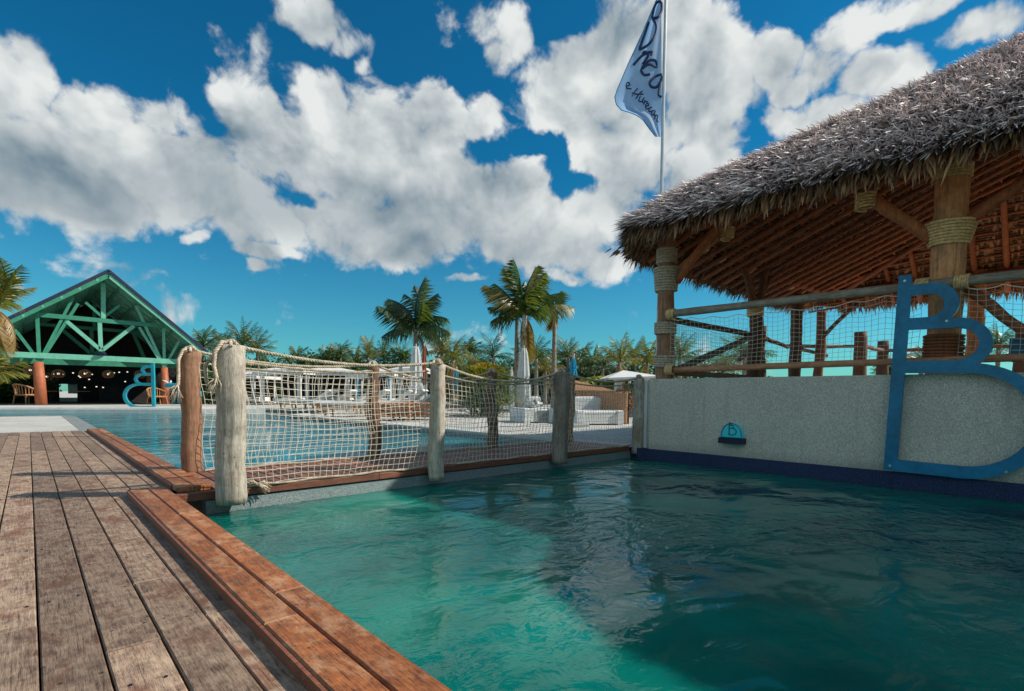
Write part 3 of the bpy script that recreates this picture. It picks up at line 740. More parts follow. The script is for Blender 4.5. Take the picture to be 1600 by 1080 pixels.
fringe(26000, lambda x, y: y > -.6 and x < 12.5 or (x > 11 and y > -1))
fringe(5000, lambda x, y: y < -.6)
part(fr, 'thatch_fringe', M_fringe, palapa, attr=True, kind='stuff')
# unseen roof slab, added beyond the eave to cast shade on the pool
SHADE_ROOF = [(6.26, .08), (5.25, -.62), (4.92, -1.35), (4.90, -8.0), (6.26, -8.0)]
mb = MB(); mb.ngon_prism(SHADE_ROOF, 2.86, 3.02); part(mb, 'added_shade_roof', M_fringe, palapa)
fr = MB()
for a, c in zip(SHADE_ROOF[:-2], SHADE_ROOF[1:-1]):
    a, c = Vector((*a, 0)), Vector((*c, 0)); tn = (c - a).normalized(); ou = Vector((tn.y, -tn.x, 0)) * (1 if Vector((tn.y, -tn.x, 0)).x < 0 else -1)
    for _ in range(int((c - a).length * 260)):
        p = a.lerp(c, rng.rand()) - ou * rng.uniform(-.02, .15) + Vector((0, 0, 2.9 + rng.uniform(0, .16)))
        leaf(fr, p, (ou * rng.uniform(.1, .8) + Vector((0, 0, -1)) + tn * rng.normal(0, .2)).normalized(), (ou + Vector((0, 0, .3))).normalized(), rng.uniform(.2, .42), rng.uniform(.015, .035), .02, .01, rng.rand(), rng.normal(0, .6))
part(fr, 'thatch_fringe', M_fringe, palapa, attr=True, kind='stuff')  # fringe of the added shade roof
# posts
def lashing(parent, c, r, z0, z1, turns, dirv=(0, 0, 1), flare=0, mt=None):
    mb = MB(); N = int(turns * 14); pts = []
    for i in range(N + 1):
        a = 2 * math.pi * i / 14; t = i / N; rr = r * (1 + flare * t) + U(-.002, .002)
        pts.append((c[0] + math.cos(a) * rr, c[1] + math.sin(a) * rr, z0 + (z1 - z0) * t + math.sin(a) * .012))
    mb.tube(pts, (z1 - z0) / turns * .56, 5)
    return part(mb, 'rope_lashing', mt or M_lash, parent, smooth=True)
def ppost(x, y, r0, r1, z1, mt=M_logb, seed=1, wig=.02, label=None, z0=.78):
    mb = MB(); mb.tube(log_pts((x, y, z0), (x, y, z1), 22, wig, seed), rads(r0, r1, 22, seed, .12), 20, wob=.12)
    return part(mb, 'post', mt, palapa, smooth=True, label=label)
p1 = ppost(7.10, 4.23, .135, .12, 3.35, M_log2, 5, .015, 'grey corner post with rope lashings')
lashing(p1, (7.11, 4.24), .140, 2.78, 3.0, 6, mt=M_rope); lashing(p1, (7.11, 4.24), .150, 2.36, 2.72, 9, flare=.18, mt=M_rope); lashing(p1, (7.10, 4.23), .150, 1.72, 1.90, 5, mt=M_rope); lashing(p1, (7.1, 4.23), .150, 1.22, 1.40, 5, mt=M_rope)
p5 = ppost(7.10, .94, .150, .145, 3.75, M_logb, 9, .01, 'thick brown post with wide rope lashings behind the blue letter')
lashing(p5, (7.10, .94), .160, 3.06, 3.20, 5); lashing(p5, (7.10, .94), .158, 2.38, 2.62, 8, flare=.40); lashing(p5, (7.10, .94), .160, 1.22, 1.46, 7, mt=M_raft)
p2 = ppost(10.4, 4.25, .13, .12, 2.75, M_poste, 3, .03); lashing(p2, (10.4, 4.25), .14, 2.35, 2.55, 5)
p3 = ppost(12.8, 4.3, .13, .12, 3.1, M_poste, 13, .03); p4 = ppost(15.0, 4.45, .115, .11, 3.0, M_poste, 15, .03)
for (x, y) in ((7.1, -2.4), (7.1, -5.6), (14.3, 1.4), (14.3, -2.2), (14.3, -5.6)): ppost(x, y, .14, .13, 3.4, M_logb, x + y, .03)
def plog(p, q, r, name='beam', mt=M_raft, r1=None, sd=12, label=None, wig=.02, v=.1):
    mb = MB(); log(mb, p, q, r, r1 or r * .92, 10, wig, sd, None, .12, v); return part(mb, name, mt, palapa, smooth=True, label=label)
# plates and braces
plog((7.15, 4.55, 3.28), (14.6, 4.05, 3.28), .10); plog((7.12, 4.5, 3.42), (7.12, -7.5, 3.45), .10); plog((14.2, 4.3, 3.25), (14.2, -7.5, 3.3), .09)
for x in (8.9, 10.2, 10.75, 12.3, 12.9, 13.9):
    mb = MB(); c = Vector((x, 4.30, 3.28)); pts = []
    for i in range(6 * 12 + 1):
        a = 2 * math.pi * i / 12; pts.append((x - .09 + .18 * i / 72, c.y + math.cos(a) * .125, c.z + math.sin(a) * .125))
    mb.tube(pts, .018, 5); part(mb, 'rope_lashing', M_lash, palapa, smooth=True)
plog((7.12, 4.18, 2.55), (7.55, 3.55, 3.25), .055, 'brace', M_logb); plog((7.14, 4.10, 2.50), (7.12, 3.30, 3.35), .06, 'brace', M_raft); plog((7.2, 4.2, 2.6), (8.0, 4.2, 3.25), .05, 'brace', M_poste)
plog((10.4, 4.25, 2.55), (9.75, 4.25, 3.22), .07, 'brace', M_poste); plog((10.4, 4.25, 2.55), (11.1, 4.25, 3.25), .07, 'brace', M_poste); plog((10.42, 4.2, 2.6), (10.5, 4.1, 3.25), .07, 'brace', M_poste)
plog((7.04, 1.05, 2.46), (6.75, 1.62, 2.98), .065, 'brace', M_raft, label='thick brace reaching from the lashed post to the eave')
plog((7.05, .86, 2.55), (7.0, .20, 3.0), .06, 'brace', M_raft)
plog((15.0, 4.45, 2.3), (14.3, 3.5, 3.0), .05, 'brace', M_poste); plog((12.8, 4.3, 2.6), (13.4, 4.25, 3.25), .05, 'brace', M_poste)
# lashings where the braces meet the eave
for c in ((6.75, 1.62, 2.93), (7.5, 3.5, 3.15), (8.05, 4.15, 3.2)):
    mb = MB(); pts = [Vector(c) + Vector((math.cos(a) * .085, math.sin(a) * .085, (a / 31 - .5) * .16)) for a in np.arange(0, 31, .5)]
    mb.tube(pts, .016, 5); part(mb, 'rope_lashing', M_lash, palapa, smooth=True)
# rafters under the thatch
def rafter(x0, y0, x1, y1, r=.042, dz=-.05, name='rafter'):
    n = 7; pts = []
    for i in range(n):
        t = i / (n - 1); X = x0 + (x1 - x0) * t; Y = y0 + (y1 - y0) * t; pts.append((X, Y, roof_h(X, Y) + dz - .02))
    mb = MB(); mb.tube(pts, rads(r, r * .9, n, x0 + y0, .12), 8, wob=.1); part(mb, name, M_raft, palapa, smooth=True)
x = 7.35
while x < 14.1:
    b_ = min(x - PXA, PXB - x); a_ = min(b_ * S2 / S1, 7.2); rafter(x, 4.70, x, 4.82 - a_ + .05); x += .36
y = 3.85
while y > -3.2:
    a_ = 4.9 - y; b_ = min(a_ * S1 / S2, 4.3)
    rafter(6.32, y, PXA + b_, y); rafter(PXB - .12, y, PXB - b_, y, .05); y -= .48
rafter(6.95, 3.85, 10.5, -2.4, .06, -.10, 'hip_rafter'); rafter(14.2, 3.85, 10.6, -2.4, .06, -.10, 'hip_rafter')
# battens: thin sticks parallel to each eave
def batten(p, q, r=.018):
    mb = MB(); n = 8; pts = []
    for i in range(n):
        t = i / (n - 1); X = p[0] + (q[0] - p[0]) * t; Y = p[1] + (q[1] - p[1]) * t; pts.append((X, Y, roof_h(X, Y) - .015))
    mb.tube(pts, r, 6); part(mb, 'batten', M_raft, palapa)
k = .12
while k < 4.2:
    a_ = k * S2 / S1
    if 4.9 - a_ > -3.5: batten((PXA + k, min(4.82 - a_, 3.95 + k)), (PXA + k, -3.5)); batten((PXB - k, 4.9 - a_), (PXB - k, -3.5), .022)
    k += .16
k = .25
while k < 7:
    b_ = k * S1 / S2; batten((PXA + max(b_, 1.0 - k), PYA - k), (PXB - max(b_, 1.0 - k), PYA - k)); k += .24
# dry leaf stubs poking between the battens
st = MB()
for _ in range(7000):
    x = rng.uniform(6.4, 14.6); y = rng.uniform(-2.5, 4.8)
    d, up = roof_down(x, y); s = d.cross(up)
    leaf(st, Vector((x, y, roof_h(x, y) - .008)), (d + s * rng.normal(0, .12)).normalized(), -up, rng.uniform(.1, .22), rng.uniform(.03, .06), rng.uniform(.0, .012), 0, rng.uniform(.1, .8))
part(st, 'leaf_stubs', M_fringe, palapa, attr=True, kind='stuff')
# railings
def rail(p, q, r, mt, name='rail', wig=.012): 
    mb = MB(); mb.tube(log_pts(p, q, 14, wig, U(0, 50)), rads(r, r * .95, 14, U(0, 9), .1), 14, wob=.08); return part(mb, name, mt, palapa, smooth=True)
r1 = rail((6.93, 4.12, 1.995), (6.93, -2.4, 1.95), .052, M_raily); rail((6.95, 4.12, 1.175), (6.95, -2.4, 1.20), .040, M_railr)
lashing(r1, (6.98, 4.06), .06, 1.93, 2.05, 4)
for (yy, zz) in ((4.04, 1.99), (1.12, 1.98), (.80, 1.97), (4.04, 1.18)):
    mb = MB(); pts = [(6.94 + math.cos(a) * .068, yy + (a / 38 - .5) * .12, zz + math.sin(a) * .068) for a in np.arange(0, 38, .5)]
    mb.tube(pts, .011, 5); part(mb, 'rope_lashing', M_lash, palapa, smooth=True)
rail((7.2, 4.25, 1.97), (10.3, 4.25, 1.98), .05, M_poste); rail((7.2, 4.27, 1.16), (10.3, 4.27, 1.16), .045, M_railr)
rail((7.3, 4.2, 1.16), (10.3, 4.2, 1.98), .055, M_rail, 'brace')
plog((7.1, .78, 1.92), (7.15, .22, 1.35), .05, 'brace', M_raft); plog((7.15, .22, 1.35), (7.15, -.9, 1.15), .05, 'brace', M_raft)
for (ya, yb, s_) in ((4.05, 1.12, 0), (.80, -.8, 1)):
    mb = MB()
    nx = int(abs(ya - yb) / .062); nz = 12
    def Pn(u, v):
        Y = ya + (yb - ya) * u; sc = .035 * abs(math.sin(u * (9 if not s_ else 5) * math.pi)) ; zt = 1.93 - sc - (.05 * 4 * u * (1 - u))
        Z = 1.20 + (zt - 1.20) * v
        e = noise.noise(Vector((Y * 4, Z * 4, 5 + s_))) * .012; return Vector((6.925 + e * 1.5 + (.03 * math.sin(v * 3)), Y + e, Z + noise.noise(Vector((Y * 3, Z * 3, 15))) * .012))
    for i in range(nx + 1): mb.tube([Pn(i / nx, j / nz) for j in range(nz + 1)], .0024, 3, cap=False)
    for j in range(nz + 1): mb.tube([Pn(i / nx, j / nz) for i in range(nx + 1)], .0024 if j < nz else .006, 3, cap=False)
    part(mb, 'net', M_net, palapa)
mb = MB()
for j in range(13): mb.tube([(7.2 + 3.1 * i / 30, 4.33, 1.2 + .72 * j / 12 + .012 * math.sin(i)) for i in range(31)], .0028, 3, cap=False)
for i in range(45): mb.tube([(7.2 + 3.1 * i / 44, 4.33, 1.2 + .72 * j / 4) for j in range(5)], .0028, 3, cap=False)
part(mb, 'net', M_net, palapa)
mb = MB(); mb.box((7.6, .05, 1.30), (.5, .8, .22)); o = part(mb, 'bench_back', M_blue, palapa)

# back fence of short posts and crooked rails
fence = thing('log_fence', at_d(1260, 585, 13.5), 'low rustic fence of dark short posts and crooked rails under the palapa', 'fence')
FP = [(1190, 510, 13.2, .135), (1345, 519, 13.6, .16), (1381, 533, 15.0, .15), (1598, 510, 13.0, .15)]
tops = []
for x, yt, D, r in FP:
    t_ = at_d(x, yt, D); tops.append(t_); mb = MB(); log(mb, (t_.x, t_.y, .8), tuple(t_), r, r * .92, 10, .02, 14, None, .1); part(mb, 'post', M_poste, fence, smooth=True)
def fr_(a, c, r=.06):
    mb = MB(); log(mb, tuple(a), tuple(c), r, r * .8, 10, -.05, 10, None, .1); part(mb, 'rail', M_poste, fence, smooth=True)
fr_(at_d(1155, 562, 11.5), at_d(1190, 528, 13.2)); fr_(at_d(1190, 526, 13.2), at_d(1232, 543, 13.2)); fr_(at_d(1228, 541, 13.2), at_d(1345, 541, 13.6), .05)
fr_(at_d(1240, 543, 13.2), at_d(1292, 556, 13.6), .05); fr_(at_d(1345, 541, 13.6), at_d(1381, 548, 15)); fr_(at_d(1381, 548, 15), at_d(1598, 540, 13.0), .05)
# ------------------------------------------------------------------ flag
FD = 9.7
fb_ = at_d(1027, 590, FD); ft_ = at_d(1033, -60, FD)
fp = thing('flagpole', (fb_.x, fb_.y, -.0), 'slim metal pole carrying a limp pale blue flag with script lettering', 'flagpole')
mb = MB(); mb.tube([(fb_.x, fb_.y, 0), (fb_.x, fb_.y, 3.5), (fb_.x, fb_.y, ft_.z + .3)], [.038, .034, .022], 10); mb.box((fb_.x, fb_.y, .02), (.3, .3, .04)); part(mb, 'pole', M_steel, fp, smooth=False)
def lx(y):
    pts = [(-60, 1046), (-20, 1035), (0, 1025), (50, 1004), (100, 981), (140, 964), (152, 960), (163, 962), (172, 970), (178, 990), (186, 1003), (200, 1013), (214, 1024)]
    for (a, xa), (c, xc) in zip(pts[:-1], pts[1:]):
        if y <= c: return xa + (xc - xa) * (y - a) / (c - a)
    return 1024
def fold(u, y): return .05 * math.sin(u * 5.5 + y * .016) * (1 - u) ** .3 * min(1, (1 - u) * 4) + .025 * math.sin(u * 11 - y * .03) * (1 - u)
def flagpt(px, py, off=0):
    l = lx(py); u = (px - l) / max(1, 1034 - l); u = min(1, max(0, u)); return at_d(px, py, FD - .05 + fold(u, py) + off)
NU, NV = 18, 46; mb = MB()
for j in range(NV + 1):
    y = -60 + 274 * j / NV; l = lx(y)
    for i in range(NU + 1): mb.v.append(tuple(flagpt(l + (1033.5 - l) * i / NU, y)))
for j in range(NV):
    for i in range(NU):
        a = j * (NU + 1) + i; mb.f.append((a, a + 1, a + NU + 2, a + NU + 1)); mb.a.append(0)
mflag, q, p = mat('pale_blue_flag'); v = q.n('ShaderNodeTexCoord').outputs['Object']
q.put(p.inputs['Base Color'], q.mix(q.noise(v, 3, 3), (.22, .38, .62), (.40, .52, .72))); p.inputs['Roughness'].default_value = .7
tl = q.n('ShaderNodeBsdfTranslucent'); tl.inputs[0].default_value = (.30, .50, .78, 1); ms = q.n('ShaderNodeMixShader'); ms.inputs[0].default_value = .5
out = [n for n in mflag.node_tree.nodes if n.type == 'OUTPUT_MATERIAL'][0]; L_ = mflag.node_tree.links; L_.new(p.outputs[0], ms.inputs[1]); L_.new(tl.outputs[0], ms.inputs[2]); L_.new(ms.outputs[0], out.inputs[0])
flag = part(mb, 'flag', mflag, fp, smooth=True)
hem = MB(); hem.tube([tuple(flagpt(lx(y) + .5, y, -.004)) for y in range(-60, 215, 4)], .008, 5); part(hem, 'hem', M_bluef, flag)
def stroke(mb, pts, w, crop=True):
    if crop: pts = [(940 + x / 4.69, y / 4.69) for x, y in pts]
    P = []
    for i in range(len(pts) - 1):                       # Catmull-Rom through the pen points
        a, p0, p1, c = pts[max(0, i - 1)], pts[i], pts[i + 1], pts[min(len(pts) - 1, i + 2)]
        for k in range(5):
            t = k / 5; P.append(tuple(.5 * (2 * p0[j] + (p1[j] - a[j]) * t + (2 * a[j] - 5 * p0[j] + 4 * p1[j] - c[j]) * t * t + (3 * p0[j] - a[j] - 3 * p1[j] + c[j]) * t ** 3) for j in (0, 1)))
    P.append(pts[-1])
    mb.tube([tuple(flagpt(x, y, -.010)) for x, y in P], w * .012, 6, oval=1)
M_ink = plain('navy_ink', (.01, .03, .12), .7, .1)
ltr = [("letter", 2.0, [[(372, 130), (385, 60), (415, 12), (440, 25), (440, 80), (415, 125), (375, 135)], [(378, 140), (402, 190), (390, 260), (340, 330), (275, 365)], [(280, 355), (312, 262), (345, 165)]]),
       ("letter", 1.9, [[(235, 475), (290, 415), (335, 388), (372, 382), (362, 405)], [(300, 395), (318, 380), (340, 410), (300, 470)]]),
       ("letter", 1.9, [[(300, 500), (350, 472), (402, 492), (398, 450), (362, 440), (318, 470), (290, 515), (312, 548), (352, 545)]]),
       ("letter", 1.9, [[(440, 545), (395, 560), (356, 600), (360, 632), (400, 640), (436, 592), (444, 560), (428, 620), (418, 690), (440, 712)]]),
       ("letter", .9, [[(185, 632), (207, 622), (196, 604), (180, 618), (186, 648), (218, 650)]]),
       ("letter", 1.0, [[(225, 705), (245, 670), (265, 648)], [(252, 722), (275, 690), (298, 668)], [(222, 680), (255, 690), (305, 690)]]),
       ("letter", .9, [[(285, 705), (272, 735), (292, 745), (312, 715), (300, 745), (312, 755)]]),
       ("letter", .9, [[(318, 735), (308, 765), (318, 745), (338, 745)]]),
       ("letter", .9, [[(325, 780), (345, 772), (338, 755), (322, 772), (328, 798), (350, 795)]]),
       ("letter", .9, [[(368, 785), (350, 795), (348, 818), (368, 815)]]),
       ("letter", .9, [[(388, 810), (370, 815), (365, 840), (382, 838), (394, 812), (385, 842), (395, 850)]]),
       ("letter", .9, [[(388, 872), (398, 845), (412, 850), (405, 880), (414, 895)]])]
for nm, w_, sts in ltr:
    mb = MB()
    for s_ in sts: stroke(mb, s_, w_)
    part(mb, nm, M_ink, flag)
# ------------------------------------------------------------------ green open pavilion
PL = on_z(66, 632.8); PR = on_y(260, 631, PL.y); PR.z = 0
gd = (PR - PL).normalized(); gn = Vector((-gd.y, gd.x, 0))            # along the gable, and away from the camera
pav = thing('pavilion', (PL + PR) / 2, 'open pavilion with green timber trusses and dark gable roof across the pool', 'pavilion')
def gp(cx, cy, back=0.0):                                              # crop pixel -> point on the gable plane, pushed back
    p = on_v(cx / 3.857, 400 + cy / 3.857, PL, PR); return p + gn * back
def gbeam(a, c, w, mt=M_green, name='truss_member', back=0.0, h=None, sub=None):
    mb = MB(); mb.beam(gp(*a, back), gp(*c, back), w, h or w); return part(mb, name, mt, sub or pav)
apex = gp(643, 108); reL = gp(34, 400); reR = gp(1230, 590)
mid = (PL + PR) / 2
# make the roof symmetric about the apex in the gable plane
aL = (apex - reL); 
DEEP = 16.0; FRONT = -1.0
ridge0 = apex + gn * FRONT
for side, e in ((0, reL), (1, reR)):
    sl = (e - apex)
    for k in range(12):                                                # roof sheets between rafters
        a0 = FRONT + (DEEP - FRONT) * k / 12; a1 = FRONT + (DEEP - FRONT) * (k + 1) / 12 - .03
        P = [apex + gn * a0, apex + sl + gn * a0, apex + sl + gn * a1, apex + gn * a1]
        mb = MB(); u = Vector((0, 0, .10)); mb.face([p + u for p in P]); mb.face([p + u * .2 for p in P])
        for i in range(4): mb.face([P[i] + u * .2, P[(i + 1) % 4] + u * .2, P[(i + 1) % 4] + u, P[i] + u])
        part(mb, 'roof_sheet', M_roofn, pav)
        mb = MB(); u2 = Vector((0, 0, -.03)); mb.face([p + u2 for p in P]); part(mb, 'soffit_panel', M_soffit, pav)
        if k % 1 == 0:
            mb = MB(); mb.beam(apex + gn * (a0 + .1) - Vector((0, 0, .12)), apex + sl + gn * (a0 + .1) - Vector((0, 0, .12)), .10, .16); part(mb, 'rafter', M_greenl, pav)
    for t in (.12, .3, .48, .66, .84, .99):
        mb = MB(); mb.beam(apex + sl * t + gn * FRONT - Vector((0, 0, .2)), apex + sl * t + gn * DEEP - Vector((0, 0, .2)), .10, .12); part(mb, 'purlin', M_greenl, pav)
    mb = MB(); mb.beam(apex + gn * (FRONT - .03) + Vector((0, 0, .02)), apex + sl + gn * (FRONT - .03) + Vector((0, 0, .02)), .06, .15); part(mb, 'barge_board', M_roofn, pav)
    mb = MB(); mb.beam(apex + gn * (FRONT + .04) - Vector((0, 0, .26)), apex + sl + gn * (FRONT + .04) - Vector((0, 0, .20)), .06, .20); part(mb, 'fascia_board', M_greenl if side else M_green, pav)
cols = [((231, 640), (249, 895), .27), ((990, 672), (1000, 897), .23)]
for a, c, r in cols:
    top_, bot = gp(*a), gp(*c); bot.z = 0
    mb = MB(); mb.tube([bot, bot.lerp(top_, .5), top_], [r, r * .95, r * .8], 20); part(mb, 'column', M_column, pav, smooth=True)
    for bk in (5.5, 11.0):
        mb = MB(); mb.tube([bot + gn * bk, top_ + gn * bk], r * .9, 14); part(mb, 'column', M_column, pav, smooth=True)
for a, c, w, mt in (((237, 632), (224, 360), .17, M_green), ((240, 632), (442, 250), .14, M_green), ((250, 628), (470, 288), .15, M_green), ((228, 625), (105, 462), .15, M_green), ((105, 462), (70, 420), .12, M_green),
                    ((988, 668), (818, 300), .15, M_greenl), ((982, 660), (838, 430), .13, M_greenl), ((990, 668), (985, 428), .15, M_greenl), ((992, 668), (1078, 514), .14, M_greenl),
                    ((205, 352), (990, 425), .24, M_green), ((622, 165), (622, 378), .22, M_greenl), ((618, 370), (515, 280), .14, M_green), ((626, 370), (722, 298), .14, M_green),
                    ((600, 392), (608, 580), .20, M_greenl), ((402, 395), (600, 562), .20, M_greenl), ((806, 422), (618, 568), .20, M_greenl)):
    gbeam(a, c, w, mt)
gbeam((-60, 588), (1110, 640), .42, M_greenl, 'main_beam', .0, .30); gbeam((-60, 622), (1110, 662), .30, M_green, 'main_beam', .9, .3)
for bk in (5.5, 11.0):
    for a, c in (((205, 352), (990, 425)), ((600, 392), (608, 580)), ((402, 395), (600, 562)), ((806, 422), (618, 568)), ((622, 165), (622, 378)), ((240, 632), (460, 270)), ((988, 668), (830, 300))): gbeam(a, c, .2, M_green, 'truss_member', bk)
    gbeam((-60, 588), (1110, 640), .35, M_green, 'main_beam', bk)
k = MB(); c = gp(610, 590, -.3); k.tube([c + Vector((0, 0, .12)), c, c - Vector((0, 0, .12))], [.12, .24, .12], 12); part(k, 'ridge_lamp', M_navy, pav)
# dark inside: back wall with an opening, side wall, bar
def gwall(c0, c1, z0, z1, back, name, mt):
    a, c = gp(c0, 890, back), gp(c1, 890, back); mb = MB(); mb.beam(Vector((a.x, a.y, (z0 + z1) / 2)), Vector((c.x, c.y, (z0 + z1) / 2)), .2, .2)
    mb = MB(); t = (c - a).normalized(); nn = Vector((-t.y, t.x, 0)) * .1
    P = [Vector((a.x, a.y, 0)) - nn, Vector((c.x, c.y, 0)) - nn, Vector((c.x, c.y, 0)) + nn, Vector((a.x, a.y, 0)) + nn]
    mb.ngon_prism([(p.x, p.y) for p in P], z0, z1); return part(mb, name, mt, pav)
BW = 10.5
def hz(px_l, px_r, yt, yb):   # z range at the back wall seen between photo rows
    p = on_v(px_l, yt, PL + gn * BW, PR + gn * BW); q_ = on_v(px_l, yb, PL + gn * BW, PR + gn * BW); return q_.z, p.z
def bwx(px): return on_v(px, 620, PL + gn * BW, PR + gn * BW)
def bw(px0, px1, z0, z1, mt, name, off=0.0, th=.15):
    a, c = bwx(px0), bwx(px1); nn = gn * th; a = a + gn * off; c = c + gn * off
    mb = MB(); mb.ngon_prism([(a.x, a.y), (c.x, c.y), (c.x + nn.x, c.y + nn.y), (a.x + nn.x, a.y + nn.y)], z0, z1); return part(mb, name, mt, pav)
ztop = 4.6
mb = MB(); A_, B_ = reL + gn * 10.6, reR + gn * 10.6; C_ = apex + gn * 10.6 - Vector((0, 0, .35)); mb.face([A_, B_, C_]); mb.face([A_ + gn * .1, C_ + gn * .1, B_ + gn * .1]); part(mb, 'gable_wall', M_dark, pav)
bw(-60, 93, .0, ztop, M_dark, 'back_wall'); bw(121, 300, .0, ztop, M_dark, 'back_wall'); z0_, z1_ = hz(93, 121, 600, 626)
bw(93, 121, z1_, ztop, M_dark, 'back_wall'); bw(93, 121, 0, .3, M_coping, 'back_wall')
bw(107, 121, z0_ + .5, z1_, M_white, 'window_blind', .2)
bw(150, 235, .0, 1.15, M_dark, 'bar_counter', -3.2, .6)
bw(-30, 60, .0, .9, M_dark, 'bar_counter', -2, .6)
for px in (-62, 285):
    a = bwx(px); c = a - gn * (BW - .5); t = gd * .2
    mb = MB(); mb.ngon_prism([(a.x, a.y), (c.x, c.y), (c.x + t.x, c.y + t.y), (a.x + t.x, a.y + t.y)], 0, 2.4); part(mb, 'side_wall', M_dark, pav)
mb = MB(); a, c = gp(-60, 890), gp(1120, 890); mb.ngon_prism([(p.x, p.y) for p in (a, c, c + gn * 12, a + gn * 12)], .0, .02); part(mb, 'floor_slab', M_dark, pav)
mE, qE, pE = mat('lit_bulb'); pE.inputs['Emission Color'].default_value = (1, .86, .68, 1); pE.inputs['Emission Strength'].default_value = 1.1; pE.inputs['Base Color'].default_value = (.8, .7, .6, 1)
# pendant lamps and bulbs hanging in the dark hall
pl_lab = ['beside the left column', 'right of the left column', 'above the bright opening', 'in the middle of the hall', 'left of the blue letter', 'behind the blue letter']
for (cx, cy, bk), lb in zip(((183, 680, 2.5), (370, 700, 4), (300, 715, 6), (545, 700, 4), (703, 703, 4.5), (905, 705, 4)), pl_lab):
    p = gp(cx, cy, bk); root = thing('pendant_lamp', p, 'round rattan pendant lamp glowing faintly under the green roof, ' + lb, 'pendant lamp', 'rattan pendant lamps in the pavilion')
    mb = MB()
    for k in range(10):
        a = math.pi * k / 10; mb.tube([Vector((math.cos(a) * math.cos(e) * .32, math.sin(a) * math.cos(e) * .32, math.sin(e) * .26)) for e in np.linspace(0, 2 * math.pi, 14)], .018, 4)
    o = mb.build('lamp_shade', M_rattan, root)
    mb = MB(); mb.tube([(0, 0, -.06), (0, 0, 0), (0, 0, .06)], [.03, .07, .03], 8); mb.build('bulb', mE, root)
    mb = MB(); mb.tube([(0, 0, .25), (0, 0, 1.4)], .012, 5); mb.build('cord', M_black, root)
bl = MB()
for (cx, cy) in ((295, 714), (345, 697), (410, 700), (480, 690), (520, 712), (575, 688), (590, 735), (640, 785), (685, 790), (730, 690), (760, 690), (795, 686), (850, 684), (560, 790), (530, 720), (610, 700), (835, 750)):
    c = gp(cx, cy, 6); bl.box(c, (.08, .08, .06))
root = thing('string_lights', gp(560, 700, 6), 'string of small white bulbs glinting in the dark pavilion interior', 'string lights'); part(bl, 'bulb', mE, root, kind='stuff')
mb = MB(); mb.tube([gp(280 + i * 33, 690 + 8 * math.sin(i), 6) for i in range(18)], .01, 4); part(mb, 'wire', M_black, root)
# wicker chair, low table, crate inside
def wicker(name, p, rz, label, sc=1.0):
    root = thing(name, p, label, 'chair', rz=rz); s = sc
    mb = MB(); mb.tube([(math.cos(a) * .38 * s, math.sin(a) * .34 * s, .40 * s) for a in np.linspace(0, 2 * math.pi, 20)], .04 * s, 6); mb.box((0, 0, .38 * s), (.62 * s, .55 * s, .05)); mb.build('seat', M_rattan, root)
    mb = MB()
    for k in range(13):
        a = math.pi * (k / 12); mb.tube([(math.cos(a) * .38 * s, math.sin(a) * .34 * s, .4 * s), (math.cos(a) * .44 * s, math.sin(a) * .40 * s, (.62 + .22 * math.sin(a)) * s)], .018 * s, 5)
    mb.tube([(math.cos(a) * .44 * s, math.sin(a) * .40 * s, (.62 + .22 * math.sin(a)) * s) for a in np.linspace(0, math.pi, 18)], .035 * s, 6); mb.build('backrest', M_rattan, root)
    for sx in (-1, 1):
        for sy in (-1, 1): k = MB(); k.tube([(sx * .28 * s, sy * .26 * s, .4 * s), (sx * .34 * s, sy * .3 * s, 0)], .025 * s, 6); k.build('leg', M_rattan, root)
    return root
wicker('wicker_chair', on_z(43, 632.2), 2.2, 'round wicker armchair left of the terracotta column', 1.35)
wicker('wicker_chair', on_z(246, 632.0), .4, 'wicker armchair between the blue letter and the right column', 1.2)
for px, lb, bk in ((84, 'small round bistro table in the dark hall right of the left column', 5), (136, 'small round bistro table in the dark hall right of the bright opening', 5)):
    p = gp(px * 3.857, 890, bk); p.z = 0.02; root = thing('bistro_table', p, lb, 'table')
    mb = MB(); mb.tube([(0, 0, .72), (0, 0, .76)], .5, 20); mb.build('table_top', M_rattan, root); mb = MB(); mb.tube([(0, 0, 0), (0, 0, .72)], .05, 8); mb.tube([(0, 0, 0), (0, 0, .03)], .26, 14); mb.build('leg', M_dark, root)
# mirrored blue letter on the far terrace
bl_ = on_z(243, 639.5); br_ = on_z(193, 639.5)
uang = math.atan2(-(br_ - bl_).y, -(br_ - bl_).x)
sc_ = (on_v(240, 568, bl_, br_).z) / 2.04
sign('letter_sign', (bl_.x, bl_.y, .02), uang, 0, sc_, .16, -1, 'distant turquoise letter of three stacked loops seen mirrored in front of the dark pavilion', M_teal, bolts=False)
# turquoise animal sculpture half hidden by the brown bridge post
sp_ = on_z(272, 634.0); right = Vector((math.cos(-yaw), math.sin(-yaw), 0)); s1 = .037
cow = thing('animal_sculpture', sp_, 'turquoise animal sculpture with short horns beside the right column', 'sculpture', rz=-yaw)
def skin(name, parent, verts, edges, radii, mt, sub=2):
    me = bpy.data.meshes.new(name); me.from_pydata(verts, edges, []); o = bpy.data.objects.new(name, me); COL.objects.link(o)
    md = o.modifiers.new('s', 'SKIN'); sv = me.skin_vertices[0].data
    for i, r in enumerate(radii): sv[i].radius = (r, r)
    sv[0].use_root = True
    md2 = o.modifiers.new('u', 'SUBSURF'); md2.levels = sub; md2.render_levels = sub
    dg = bpy.context.evaluated_depsgraph_get(); m2 = bpy.data.meshes.new_from_object(o.evaluated_get(dg)); bpy.data.objects.remove(o); m2.name = name
    m2.materials.clear(); m2.materials.append(mt); m2.shade_smooth(); return link(name, m2, parent)
